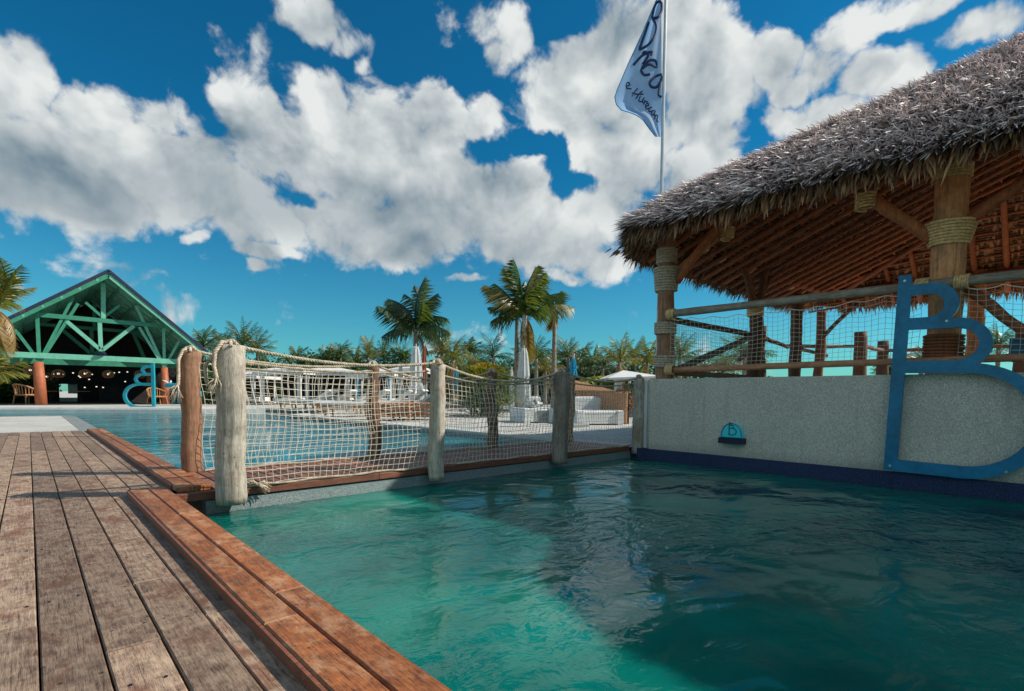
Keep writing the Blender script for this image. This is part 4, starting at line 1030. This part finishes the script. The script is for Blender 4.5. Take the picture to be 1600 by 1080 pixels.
V = [(.7, 0, .95), (.2, 0, .98), (1.25, 0, .95), (-.05, 0, 1.12), (-.28, 0, 1.18), (-.50, 0, 1.06), (.15, .2, .55), (.12, .2, .06), (.15, -.2, .55), (.05, -.22, .06), (1.3, .2, .5), (1.32, .2, .06), (1.3, -.2, .5), (1.36, -.2, .06), (1.5, 0, .8), (1.58, 0, .5)]
E_ = [(0, 1), (0, 2), (1, 3), (3, 4), (4, 5), (1, 6), (6, 7), (1, 8), (8, 9), (2, 10), (10, 11), (2, 12), (12, 13), (2, 14), (14, 15)]
Rr = [.30, .29, .27, .17, .15, .09, .09, .06, .09, .06, .10, .06, .10, .06, .05, .03]
skin('body', cow, V, E_, Rr, M_teal)
for s_ in (-1, 1): mb = MB(); mb.tube([(-.26, s_ * .1, 1.28), (-.30, s_ * .26, 1.38), (-.42, s_ * .32, 1.44)], [.05, .04, .012], 8); mb.build('horn', M_white, cow, smooth=True)

# ------------------------------------------------------------------ palms
def frond_mesh(name, L, n, leaf_l, droop, hang, wv, seed=0, dry=0.0, rise=.35, mt=None, double=True):
    """frond along +X; rises then arches down; leaflets in a V below the midrib"""
    rg = random.Random(seed); mb = MB(); pts = []
    for i in range(13):
        t = i / 12; pts.append(Vector((L * (t - .18 * droop * t * t), wv * .08 * L * math.sin(t * 4), L * (rise * t - droop * t * t))))
    mb.val = .6; mb.tube(pts, [.03 * (1 - i / 13) * max(1, L / 3) + .006 for i in range(13)], 4)
    def at(t):
        k = min(11.999, t * 12); i = int(k); return pts[i].lerp(pts[i + 1], k - i), (pts[i + 1] - pts[i]).normalized()
    for i in range(n):
        t = .10 + .89 * (i + .5) / n; p, tg = at(t); side = tg.cross(Vector((0, 0, 1))).normalized(); up = side.cross(tg)
        ll = leaf_l * (math.sin(math.pi * min(1, t * .92 + .12)) ** .6) * rg.uniform(.8, 1.1)
        for s in (-1, 1):
            a = rg.uniform(-.12, .12)
            d = (side * s * (1 - hang * .6) + tg * rg.uniform(.35, .75) + Vector((0, 0, -hang + a))).normalized()
            w = leaf_l * rg.uniform(.055, .09); wd = tg * w
            mb.val = min(1, max(0, rg.random() * .9 + .1 * s))
            m_ = p + d * ll * .55; e = p + d * ll - Vector((0, 0, hang * .35 * ll))
            n0_ = len(mb.v); mb.v += [tuple(p - wd * .5), tuple(p + wd * .5), tuple(m_ + wd * .5), tuple(m_ - wd * .5), tuple(e)]
            mb.f += [(n0_, n0_ + 1, n0_ + 2, n0_ + 3), (n0_ + 3, n0_ + 2, n0_ + 4)]; mb.a += [mb.val] * 2
    me = bpy.data.meshes.new(name); me.from_pydata(mb.v, [], mb.f); at_ = me.attributes.new('rnd', 'FLOAT', 'FACE'); at_.data.foreach_set('value', mb.a)
    me.materials.append(mt or M_leaf); return me
def palm(name, base, top, label, group=None, nf=18, L=2.2, seed=0, mt=M_leaf, dry=0, r=.16, trunk=M_trunk, tuft=0, ll=.55, hang=.5, wind=(0, 0), cat='palm tree', upright=1, nl=26, lean=None):
    rg = random.Random(seed); root = thing(name, base, label, cat, group)
    b0 = Vector((0, 0, 0)); t0 = Vector(top) - Vector(base)
    mb = MB(); mid_ = b0.lerp(t0, .5) + (lean or Vector((rg.uniform(-.04, .04), rg.uniform(-.04, .04), 0)) * t0.length * .5)
    pts = []
    for i in range(15):
        t = i / 14; pts.append(b0 * (1 - t) ** 2 + mid_ * 2 * t * (1 - t) + t0 * t * t)
    mb.tube(pts, [r * (1.35 - .5 * t if t > .1 else 1.6) * (1 + .05 * ((i % 2) * 2 - 1)) for i, t in ((i, i / 14) for i in range(15))], 9); mb.build('trunk', trunk, root, smooth=True)
    vs_ = [frond_mesh('frond', L * rg.uniform(.9, 1.08), nl, ll * rg.uniform(.85, 1.1), rg.uniform(.30, .62), hang * rg.uniform(.75, 1.25), rg.uniform(-1, 1), seed * 10 + k, mt=mt, rise=rg.uniform(.25, .5)) for k in range(3)]
    dv = frond_mesh('frond', L * .85, nl, ll, .75, hang * 1.3, 0, seed + 77, mt=M_dry, rise=.1) if dry else None
    for k in range(nf):
        q_ = k / nf; pitch = (1.35 - 1.75 * q_) * upright + rg.uniform(-.15, .15); az = k * 2.399 + rg.uniform(-.3, .3)
        dd = dv is not None and k >= nf - dry
        o = link('frond', dv if dd else vs_[k % 3], root)
        if dd: pitch = -.9 + rg.uniform(-.3, .3)
        dirx = Vector((math.cos(az) * math.cos(pitch) + wind[0], math.sin(az) * math.cos(pitch) + wind[1], math.sin(pitch))).normalized()
        az2 = math.atan2(dirx.y, dirx.x); p2 = math.asin(dirx.z)
        o.rotation_euler = (rg.uniform(-.35, .35), -p2, az2); o.location = tuple(t0 + Vector((0, 0, -.1 * q_ * L * .3)))
        s_ = rg.uniform(.8, 1.1); o.scale = (s_, s_, s_)
    return root
def palm_px(px, ytop, ycrown, D, label, **kw):
    """palm whose crown heart is seen at (px, ycrown)"""
    t = at_d(px, ycrown, D); base = Vector((t.x + kw.pop('bx', 0), t.y + kw.pop('by', 0), 0)); return palm('palm_tree', base, t, label, **kw)
# three big palms
palm_px(650, 440, 515, 26, 'tall dark palm with wind blown fronds behind a closed white parasol', nf=17, L=2.7, seed=3, mt=M_leafd, ll=.95, hang=.9, r=.13, wind=(-.10, .1), nl=40, upright=1.0)
palm_px(820, 410, 492, 27, 'tallest palm with pale trunk and golden lower fronds', nf=20, L=2.9, seed=8, mt=M_leaf, dry=4, ll=1.0, hang=.75, r=.15, trunk=M_paletr, nl=42, group=None)
palm_px(867, 440, 480, 29, 'slim palm leaning its drooping crown against the tallest palm', nf=5, L=1.3, seed=11, mt=M_leaf, dry=3, ll=.9, hang=.9, r=.12, nl=34)
palm_px(808, 440, 500, 27.6, 'thin dark palm trunk close behind the tallest palm', nf=5, L=1.8, seed=12, mt=M_leafd, ll=.8, hang=.9, r=.12, nl=30)
palm_px(-6, 435, 482, 17, 'palm with orange green drooping fronds at the left edge of the photo', nf=16, L=1.7, seed=21, mt=M_leafg, dry=4, ll=.6, hang=.6, r=.15, nl=34, bx=-.5)
palm_px(-16, 560, 588, 14, 'short young palm with arching yellow green fronds at the left edge', nf=13, L=1.0, seed=22, mt=M_leafg, ll=.35, hang=.6, r=.06, nl=26, bx=-.6)
# ------------------------------------------------------------------ distant palm grove, each palm its own thing
DP = [(318, 533, 46, 1.9, 'far left, behind the brown bridge post'), (352, 536, 48, 2.0, 'just left of the green cluster'), (378, 532, 42, 2.6, 'broad crown right of the thick driftwood post'), (402, 541, 45, 2.1, 'drooping right of the broad crown'), (464, 553, 55, 1.6, 'lone low crown over the white canopy'),
      (514, 556, 52, 1.7, 'left of the second white canopy'), (532, 550, 46, 1.9, 'orange trunked one over the second canopy'), (556, 560, 50, 1.9, 'low crown over the second bridge post'), (575, 549, 48, 2.0, 'bright crown behind the second far post'), (600, 553, 50, 2.0, 'under the left arm of the tall dark palm'), (627, 556, 47, 1.9, 'directly left of the closed white parasol'),
      (690, 543, 40, 2.2, 'bright broad crown right of the parasol'), (708, 553, 40, 2.2, 'yellow green crown between parasol and dark crowns'), (735, 541, 52, 1.6, 'small dark crown on a thin trunk'), (771, 549, 42, 2.2, 'dark spiky crown left of the pale trunk'), (742, 568, 44, 2.0, 'low crown behind the yellow shrub'),
      (838, 551, 38, 2.0, 'dark crown just right of the pale trunk'), (852, 571, 40, 1.8, 'low golden crown right of the pale trunk'), (888, 549, 44, 2.0, 'green crown right of the slim trunk'), (907, 556, 46, 2.0, 'above the turquoise parasol'), (924, 563, 44, 2.0, 'green crown right of the turquoise parasol'), (942, 566, 42, 2.0, 'dark crown above the brown hut'),
      (968, 557, 36, 2.1, 'pale golden crown over the hut'), (992, 553, 44, 2.0, 'dark crown left of the palapa corner post'), (1012, 558, 40, 2.0, 'yellow green crown touching the palapa corner post'), (1062, 551, 34, 1.9, 'spiky crown right of the palapa corner post'), (1098, 573, 40, 1.9, 'low crown under the palapa rail'), (1130, 572, 38, 1.9, 'low crown left of the forked post'), (1163, 549, 30, 1.8, 'leaning crown right of the forked post'),
      (1440, 560, 34, 1.5, 'small crown inside the blue letter'), (1560, 535, 34, 1.6, 'crown right of the blue letter'), (1390, 578, 36, 1.5, 'low crown at the foot of the blue letter')]
mats_ = [M_leaf, M_leafd, M_leafg, M_leaf]
protos = []
for i, (px, yc, D, R_, lb) in enumerate(DP):
    gold = 'gold' in lb or 'yellow' in lb or 'bright' in lb; dk = 'dark' in lb
    palm_px(px, yc - 20, yc + 9, D, 'distant palm of the grove: ' + lb, group='palms of the distant grove', nf=19, L=R_ * 1.1, seed=100 + i, mt=M_leafg if gold else (M_leafd if dk else M_leaf), ll=.62, hang=.55, r=.13, nl=17, dry=2 if gold else 0)
# shrubs massed under the grove
def shrubs(name, pts, mt, n, leaf_s, label):
    mb = MB(); rg = np.random.RandomState(len(pts) * 7 + n)
    for (c, rx, rz_) in pts:
        for _ in range(n):
            v = rg.normal(size=3); v /= np.linalg.norm(v); rr = rg.uniform(.55, 1.08) ** .5
            bump = 1 + .35 * noise.noise(Vector(v * 2.3) + Vector(c))
            p = Vector(c) + Vector((v[0] * rx, v[1] * rx, v[2] * rz_)) * rr * bump
            if p.z < 0: continue
            d = Vector(rg.normal(size=3)); d.normalize(); e = d.orthogonal().normalized() * leaf_s * .35
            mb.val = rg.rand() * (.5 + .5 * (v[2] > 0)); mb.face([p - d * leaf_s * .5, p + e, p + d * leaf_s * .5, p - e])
    return mb
pts = []
for px in range(290, 1060, 16):
    D = 52 + 6 * math.sin(px); c = at_d(px + U(-5, 5), 590 - U(0, 12), D); pts.append(((c.x, c.y, 1.5 + U(-.2, .6)), U(1.3, 2.2), U(1.9, 3.1)))
pts += [((at_d(px, 598, 44).x, at_d(px, 598, 44).y, .9), 1.7, 2.0) for px in range(300, 1060, 22)]
mb = shrubs('s', pts, M_bush, 1250, .34, ''); g = part(mb, 'shrubbery', M_bush, None, attr=True); tag(g, 'dense green shrubs massed under the distant palms', 'shrubs', kind='stuff')
pts = []
for px in range(1062, 1200, 18):
    c = at_d(px, 590, 38); pts.append(((c.x, c.y, 1.0), 1.4, U(.9, 1.5)))
for px in list(range(1400, 1620, 24)):
    c = at_d(px, 590, 36); pts.append(((c.x, c.y, 1.0), 1.3, U(.8, 1.3)))
mb = shrubs('s', pts, M_bush, 500, .26, ''); g = part(mb, 'shrubbery', M_bush, None, attr=True); tag(g, 'low green shrubs seen through the palapa railing', 'shrubs', kind='stuff')
pts = []
for px in range(-40, 60, 20):
    c = at_d(px, 600, 33); pts.append(((c.x, c.y, 1.4), 1.5, 1.6))
c = at_d(330, 590, 34); pts.append(((c.x, c.y, 1.0), 1.2, 1.2))
c = at_d(300, 590, 50); pts.append(((c.x, c.y, 1.2), 2.4, 1.4))
mb = shrubs('s', pts, M_bush, 900, .22, ''); g = part(mb, 'shrubbery', M_bush, None, attr=True); tag(g, 'green shrubs beside and behind the pavilion', 'shrubs', kind='stuff')

# screwpine-like bush with golden tips
bc = on_z(758, 650); root = thing('yellow_shrub', (bc.x, bc.y, 0), 'big rounded bush of arching yellow green leaves with orange tips', 'shrub')
D_b = (bc - CAM).dot(Fv); s_ = D_b / FOC
for nm, mt, n, zr, rad, ls in (('foliage', M_yel, 1500, (.2, 1.0), 1.0, 1.0), ('foliage', M_bush, 900, (.0, .8), .95, 1.0), ('golden_tips', M_orange, 520, (.80, 1.08), .9, .7)):
    mb = MB(); rg = random.Random(n)
    for _ in range(n):
        a = rg.uniform(0, 6.28); z = rg.uniform(*zr); rr = rad * (math.sin(math.pi * min(1, .12 + z * .80)) ** .5) * rg.uniform(.55, 1.0)
        p = Vector((math.cos(a) * rr * 50 * s_, math.sin(a) * rr * 50 * s_, z * 72 * s_)); dv_ = Vector((math.cos(a), math.sin(a), rg.uniform(.2, 1.2))).normalized()
        mb.val = rg.random(); sd = dv_.cross(Vector((0, 0, 1))).normalized() * 1.6 * s_; L_ = ls * rg.uniform(14, 24) * s_
        m_ = p + dv_ * L_ * .5; e = p + dv_ * L_ - Vector((0, 0, L_ * .35))
        n0_ = len(mb.v); mb.v += [tuple(p - sd * .5), tuple(p + sd * .5), tuple(m_ + sd * .5), tuple(m_ - sd * .5), tuple(e)]; mb.f += [(n0_, n0_ + 1, n0_ + 2, n0_ + 3), (n0_ + 3, n0_ + 2, n0_ + 4)]; mb.a += [mb.val] * 2
    o = mb.build(nm, mt, root, attr=True); o['kind'] = 'stuff'
mb = MB()
for k in range(7): mb.tube([(U(-.3, .3), U(-.3, .3), 0), (U(-.6, .6), U(-.6, .6), 55 * s_)], .07, 6)
mb.build('stem', M_trunk, root)

# ------------------------------------------------------------------ parasols, cabanas, loungers, sofas
def gat(px, D):
    p = at_d(px, 620, D); return Vector((p.x, p.y, 0))
def parasol(px, ytop, D, wpx, mt, label, ybot=None):
    g = gat(px, D); s = D / FOC; zt = at_d(px, ytop, D).z; zb = at_d(px, ybot or 634, D).z
    root = thing('closed_parasol', g, label, 'parasol')
    r = wpx * s / 2; mb = MB(); N = 12; rings = []
    for i in range(N + 1):
        t = i / N; z = zb + (zt - zb) * t
        rr = r * (.30 + .70 * (1 - t) ** .55) if t > .12 else r * (.55 + .45 * t / .12); rings.append((z, rr * (.72 if .40 < t < .48 else 1)))
    M_ = 20; base = 0
    for z, rr in rings:
        for k in range(M_):
            a = 2 * math.pi * k / M_; q_ = rr * (1 + (.20 if k % 2 else -.16)) ; mb.v.append((math.cos(a) * q_, math.sin(a) * q_, z))
    for i in range(N):
        for k in range(M_): a = i * M_ + k; c = i * M_ + (k + 1) % M_; mb.f.append((a, c, c + M_, a + M_)); mb.a.append(0)
    mb.build('canopy', mt, root)
    mb = MB(); mb.tube([(0, 0, 0), (0, 0, zt + .12)], .035, 8); mb.build('pole', M_paletr, root); mb = MB(); mb.box((0, 0, .04), (.6, .6, .08), bevel=.02); mb.build('base', M_grey, root)
    mb = MB(); mb.tube([(math.cos(a) * r * .62, math.sin(a) * r * .62, zb + (zt - zb) * .44) for a in np.linspace(0, 6.283, 14)], .02, 5); mb.build('strap', mt, root)
    return root
parasol(650, 542, 22, 23, M_white, 'large closed white parasol under the tall dark palm', 634)
parasol(663, 541, 23, 9, M_redf, 'slim closed rust red parasol right beside the large white one', 600)
parasol(818, 545, 21, 21, M_white, 'large closed white parasol in front of the pale palm trunk', 630)
parasol(626, 570, 27, 10, M_white, 'small closed white parasol left of the large one', 622)
parasol(895, 560, 13, 12, M_bluef, 'closed bright turquoise parasol behind the leaning bridge post', 592)
parasol(713, 577, 24, 10, M_bluef, 'slim closed turquoise parasol left of the yellow bush', 612)
parasol(643, 582, 25, 9, M_white, 'thin closed white parasol half behind the large one', 628)
parasol(799, 578, 24, 9, M_white, 'thin closed white parasol left of the pale palm trunk', 640)
def cabana(x0, x1, yr0, yr1, D, label, curt=M_white, drop=8, open_=True):
    s = D / FOC; a = gat(x0, D); c = gat(x1, D); root = thing('cabana', (a + c) / 2, label, 'cabana'); bk = Fv.copy(); bk.z = 0; bk.normalize()
    za, zc = at_d(x0, yr0, D).z, at_d(x1, yr1, D).z; dep = 3.4
    top_ = [Vector((a.x, a.y, za)), Vector((c.x, c.y, zc))]
    ov = (c - a).normalized() * .35
    P = [top_[0] - ov - bk * .4, top_[1] + ov - bk * .4, top_[1] + ov + bk * dep, top_[0] - ov + bk * dep]
    midp = (top_[0] + top_[1]) / 2 + bk * 1.5 + Vector((0, 0, .32))
    mb = MB()
    for i in range(4):
        p0, p1_ = P[i], P[(i + 1) % 4]; mb.face([p0, p1_, midp]); mb.face([p0, p1_, p1_ - Vector((0, 0, drop * s)), p0 - Vector((0, 0, drop * s))])
    part(mb, 'canopy', M_white, root)
    for p in (top_[0], top_[1], top_[0] + bk * 3, top_[1] + bk * 3):
        mb = MB(); mb.tube([(p.x, p.y, 0), (p.x, p.y, p.z)], .06, 8); part(mb, 'pole', M_whitep, root)
    for p, w in ((top_[0], 1), (top_[1], -1)):
        mb = MB(); t = (c - a).normalized() * w
        for k in range(2): mb.tube([p + t * (.10 + .09 * k) - Vector((0, 0, .1)), Vector((p.x, p.y, 0)) + t * (.12 + .07 * k) + Vector((0, 0, .1))], [.055, .04], 6)
        part(mb, 'curtain', curt, root)
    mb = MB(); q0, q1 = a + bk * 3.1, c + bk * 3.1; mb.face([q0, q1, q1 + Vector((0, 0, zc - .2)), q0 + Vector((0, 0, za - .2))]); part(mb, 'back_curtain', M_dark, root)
    d0, d1 = a + bk * 1.2, c + bk * 1.2
    mb = MB(); m_ = (a + c) / 2 + bk * 1.8; mb.box((m_.x, m_.y, .3), (2.0, 1.6, .3), Matrix.Rotation(-yaw, 3, 'Z'), bevel=.05); part(mb, 'daybed', M_white, root)
    return root
cabana(408, 470, 579, 577, 33, 'white canopied cabana behind the thick driftwood post')
cabana(478, 545, 578, 580, 35, 'middle white cabana with dark shaded inside', M_white)
cabana(556, 610, 583, 580, 33, 'white cabana with a turquoise curtain behind the second bridge post', M_bluef)
cabana(612, 655, 578, 574, 36, 'white cabana right behind the large closed parasol', M_white)
cabana(962, 1012, 591, 588, 19, 'white canopied tent left of the palapa corner post', M_white, 3)
cabana(345, 398, 588, 584, 36, 'dim cabana behind the net left of the others', M_white)
def lounger(p, rz, label, group='sun loungers on the terrace', sc=1.0):
    root = thing('sun_lounger', p, label, 'sun lounger', group, rz); s = sc
    mb = MB()
    for sy in (-.3, .3): mb.box((0, sy * s, .28 * s), (1.95 * s, .05, .07))
    for k in range(9): mb.box(((-.9 + k * .15) * s, 0, .31 * s), (.08, .6 * s, .02))
    mb.build('frame', M_rattan, root)
    for sx in (-.8, .8):
        for sy in (-.28, .28): k = MB(); k.box((sx * s, sy * s, .14 * s), (.06, .06, .28 * s)); k.build('leg', M_rattan, root)
    mb = MB(); mb.box((-.3 * s, 0, .37 * s), (1.3 * s, .58 * s, .09), bevel=.02); mb.build('mattress', M_white, root)
    mb = MB(); mb.box((.62 * s, 0, .56 * s), (.80 * s, .58 * s, .09), Matrix.Rotation(-.62, 3, 'Y'), bevel=.02); mb.build('backrest', M_white, root)
    return root
LG = [(476, 23, 'leftmost one with raised back'), (490, 25, 'second from the left, almost in the dark cabana'), (515, 22, 'one before the middle cabana'), (538, 20, 'one just left of the brown far bridge post'), (556, 17.5, 'large near one left of the brown far bridge post'), (598, 20, 'one between far bridge post and big parasol'), (617, 18, 'one left of the grey near bridge post'), (642, 19.5, 'one under the large closed parasol'), (700, 19, 'one just right of the near bridge post'), (722, 21, 'one left of the yellow bush'), (604, 23, 'rear one before the turquoise curtain')]
for px, D, lb in LG: lounger(gat(px, D), U(-.9, -.5), 'white padded lounger on brown frame, ' + lb, sc=1.15)
for px, D, lb in ((612, 15.5, 'stack of brown slatted lounge frames left of the grey bridge post'), (650, 16.0, 'stack of brown slatted lounge frames right behind the grey bridge post')):
    g = gat(px, D); root = thing('frame_stack', g, lb, 'furniture stack', rz=-yaw)
    for j in range(4):
        mb = MB()
        for sy in (-.5, .5): mb.box((0, sy, .14 + j * .11), (1.3, .05, .05))
        for k in range(8): mb.box((-.6 + k * .17, 0, .175 + j * .11), (.07, 1.0, .02))
        mb.build('slatted_frame', M_rattan, root)
    for sx in (-.6, .6):
        for sy in (-.45, .45): k = MB(); k.box((sx, sy, .07), (.06, .06, .13)); k.build('leg', M_rattan, root)
def sofa(px0, px1, yb, yseat, yback, xb0, xb1, label, dep=1.3, grey=False):
    a, c = on_z(px0, yb), on_z(px1, yb - .5); D = ((a + c) / 2 - CAM).dot(Fv); t = (c - a); W_ = t.length; rz = math.atan2(t.y, t.x); bk = Vector((-t.y, t.x, 0)).normalized()
    zs = at_d(px0, yseat, D).z; zb = at_d(px0, yback, D).z
    root = thing('outdoor_sofa', (a + c) / 2, label, 'sofa', rz=rz)
    mb = MB(); mb.box((0, dep / 2, zs * .36 + .03), (W_, dep, zs * .70), bevel=.02); mb.build('base', M_whitep, root)
    for s_ in (-1, 1): mb = MB(); mb.box((s_ * (W_ / 2 - .08), dep / 2 - .03, zs * .5), (.17, dep + .02, zs * .98), bevel=.02); mb.build('arm', M_whitep, root)
    if grey: mb = MB(); mb.box((W_ * .12, -.012, zs * .46), (W_ * .36, .03, zs * .8), bevel=.005); mb.build('side_panel', M_grey, root)
    mb = MB(); mb.box((0, dep * .42, zs * .84), (W_ - .36, dep * .84, zs * .25), bevel=.04); mb.build('seat_cushion', M_white, root)
    x0 = (xb0 - (px0 + px1) / 2) / (px1 - px0) * W_; x1 = (xb1 - (px0 + px1) / 2) / (px1 - px0) * W_
    mb = MB(); mb.box(((x0 + x1) / 2, dep - .12, (zs + zb) / 2), (x1 - x0, .22, zb - zs + .25), bevel=.05); mb.build('backrest', M_white, root)
    return root
sofa(819, 866, 661, 638, 626, 846, 866, 'white boxy sofa with a grey side panel left of the leaning bridge post', grey=True)
sofa(901, 973, 664.5, 641, 627, 903, 963, 'long white sofa between the leaning post and the thin post')
g = on_z(843, 660); mb = MB(); 
o = thing('towel', (g.x, g.y, .0), 'crumpled white towel and cushion lying on the boxy sofa', 'towel')
gg = at_d(834, 633, (g - CAM).dot(Fv) + .6); o.location = gg
mb = MB(); rg = random.Random(4)
for k in range(6): mb.tube([(rg.uniform(-.3, .3), rg.uniform(-.1, .2), rg.uniform(-.05, .12)) for _ in range(4)], [.03, .08, .07, .02], 7)
mb.build('cloth', M_white, o, smooth=True)
# brown low hut with reed screen, red plants
a, c = gat(905, 15.5), gat(985, 14.2); root = thing('reed_hut', (a + c) / 2, 'low hut with tan roof and brown reed screen behind the long white sofa', 'hut')
bk = Fv.copy(); bk.z = 0; bk.normalize()
za, zr = at_d(905, 612, 15).z, at_d(908, 597, 15).z
apx = a + bk * 1.5 + (c - a) * .02; apx.z = at_d(910, 594, 17).z
mb = MB(); p0 = Vector((a.x, a.y, za + .05)) - (c - a) * .1; p1_ = Vector((c.x, c.y, za + .02)).lerp(p0, .25); p2_ = p1_ + bk * 3; p3_ = p0 + bk * 3
for tri in ((p0, p1_, apx), (p1_, p2_, apx), (p2_, p3_, apx), (p3_, p0, apx)): mb.face(tri)
mb.face((p0, p1_, p1_ - Vector((0, 0, .06)), p0 - Vector((0, 0, .06)))); part(mb, 'roof', M_rattan, root)
mb = MB(); n_ = 60
for k in range(n_):
    p = a.lerp(c, k / n_) - (c - a) * .05; mb.tube([(p.x, p.y, 0), (p.x + U(-.01, .01), p.y, za - .02 + U(-.03, .03))], .026, 4)
o = part(mb, 'reed_screen', M_rattan, root); o['kind'] = 'stuff'
mb = MB(); q0, q1 = a + bk * .1, c + bk * .1; mb.face([q0, q1, q1 + Vector((0, 0, za - .1)), q0 + Vector((0, 0, za - .1))]); part(mb, 'screen_backing', M_dark, root)
g = on_z(973, 652); mb = shrubs('s', [((g.x, g.y, .55), .42, .50), ((g.x + .5, g.y + .1, .4), .35, .4)], M_redl, 420, .13, ''); root = thing('red_plant', (g.x, g.y, 0), 'red and yellow flowering plant in a dark planter beside the thin bridge post', 'plant')
part(mb, 'foliage', M_redl, root, attr=True); mb = MB(); mb.box((g.x + .2, g.y, .14), (.9, .5, .28), bevel=.02); part(mb, 'planter', M_dark, root)
g = gat(930, 20); mb = shrubs('s', [((g.x, g.y, .9), .9, .6), ((g.x + 1.2, g.y - .8, .7), .8, .5)], M_yel, 500, .2, ''); root = thing('shrub', (g.x, g.y, 0), 'yellow green shrub rising behind the tan hut roof', 'shrub'); part(mb, 'foliage', M_yel, root, attr=True)
# white arched panel leaning near the thin post
g = on_z(969, 655)
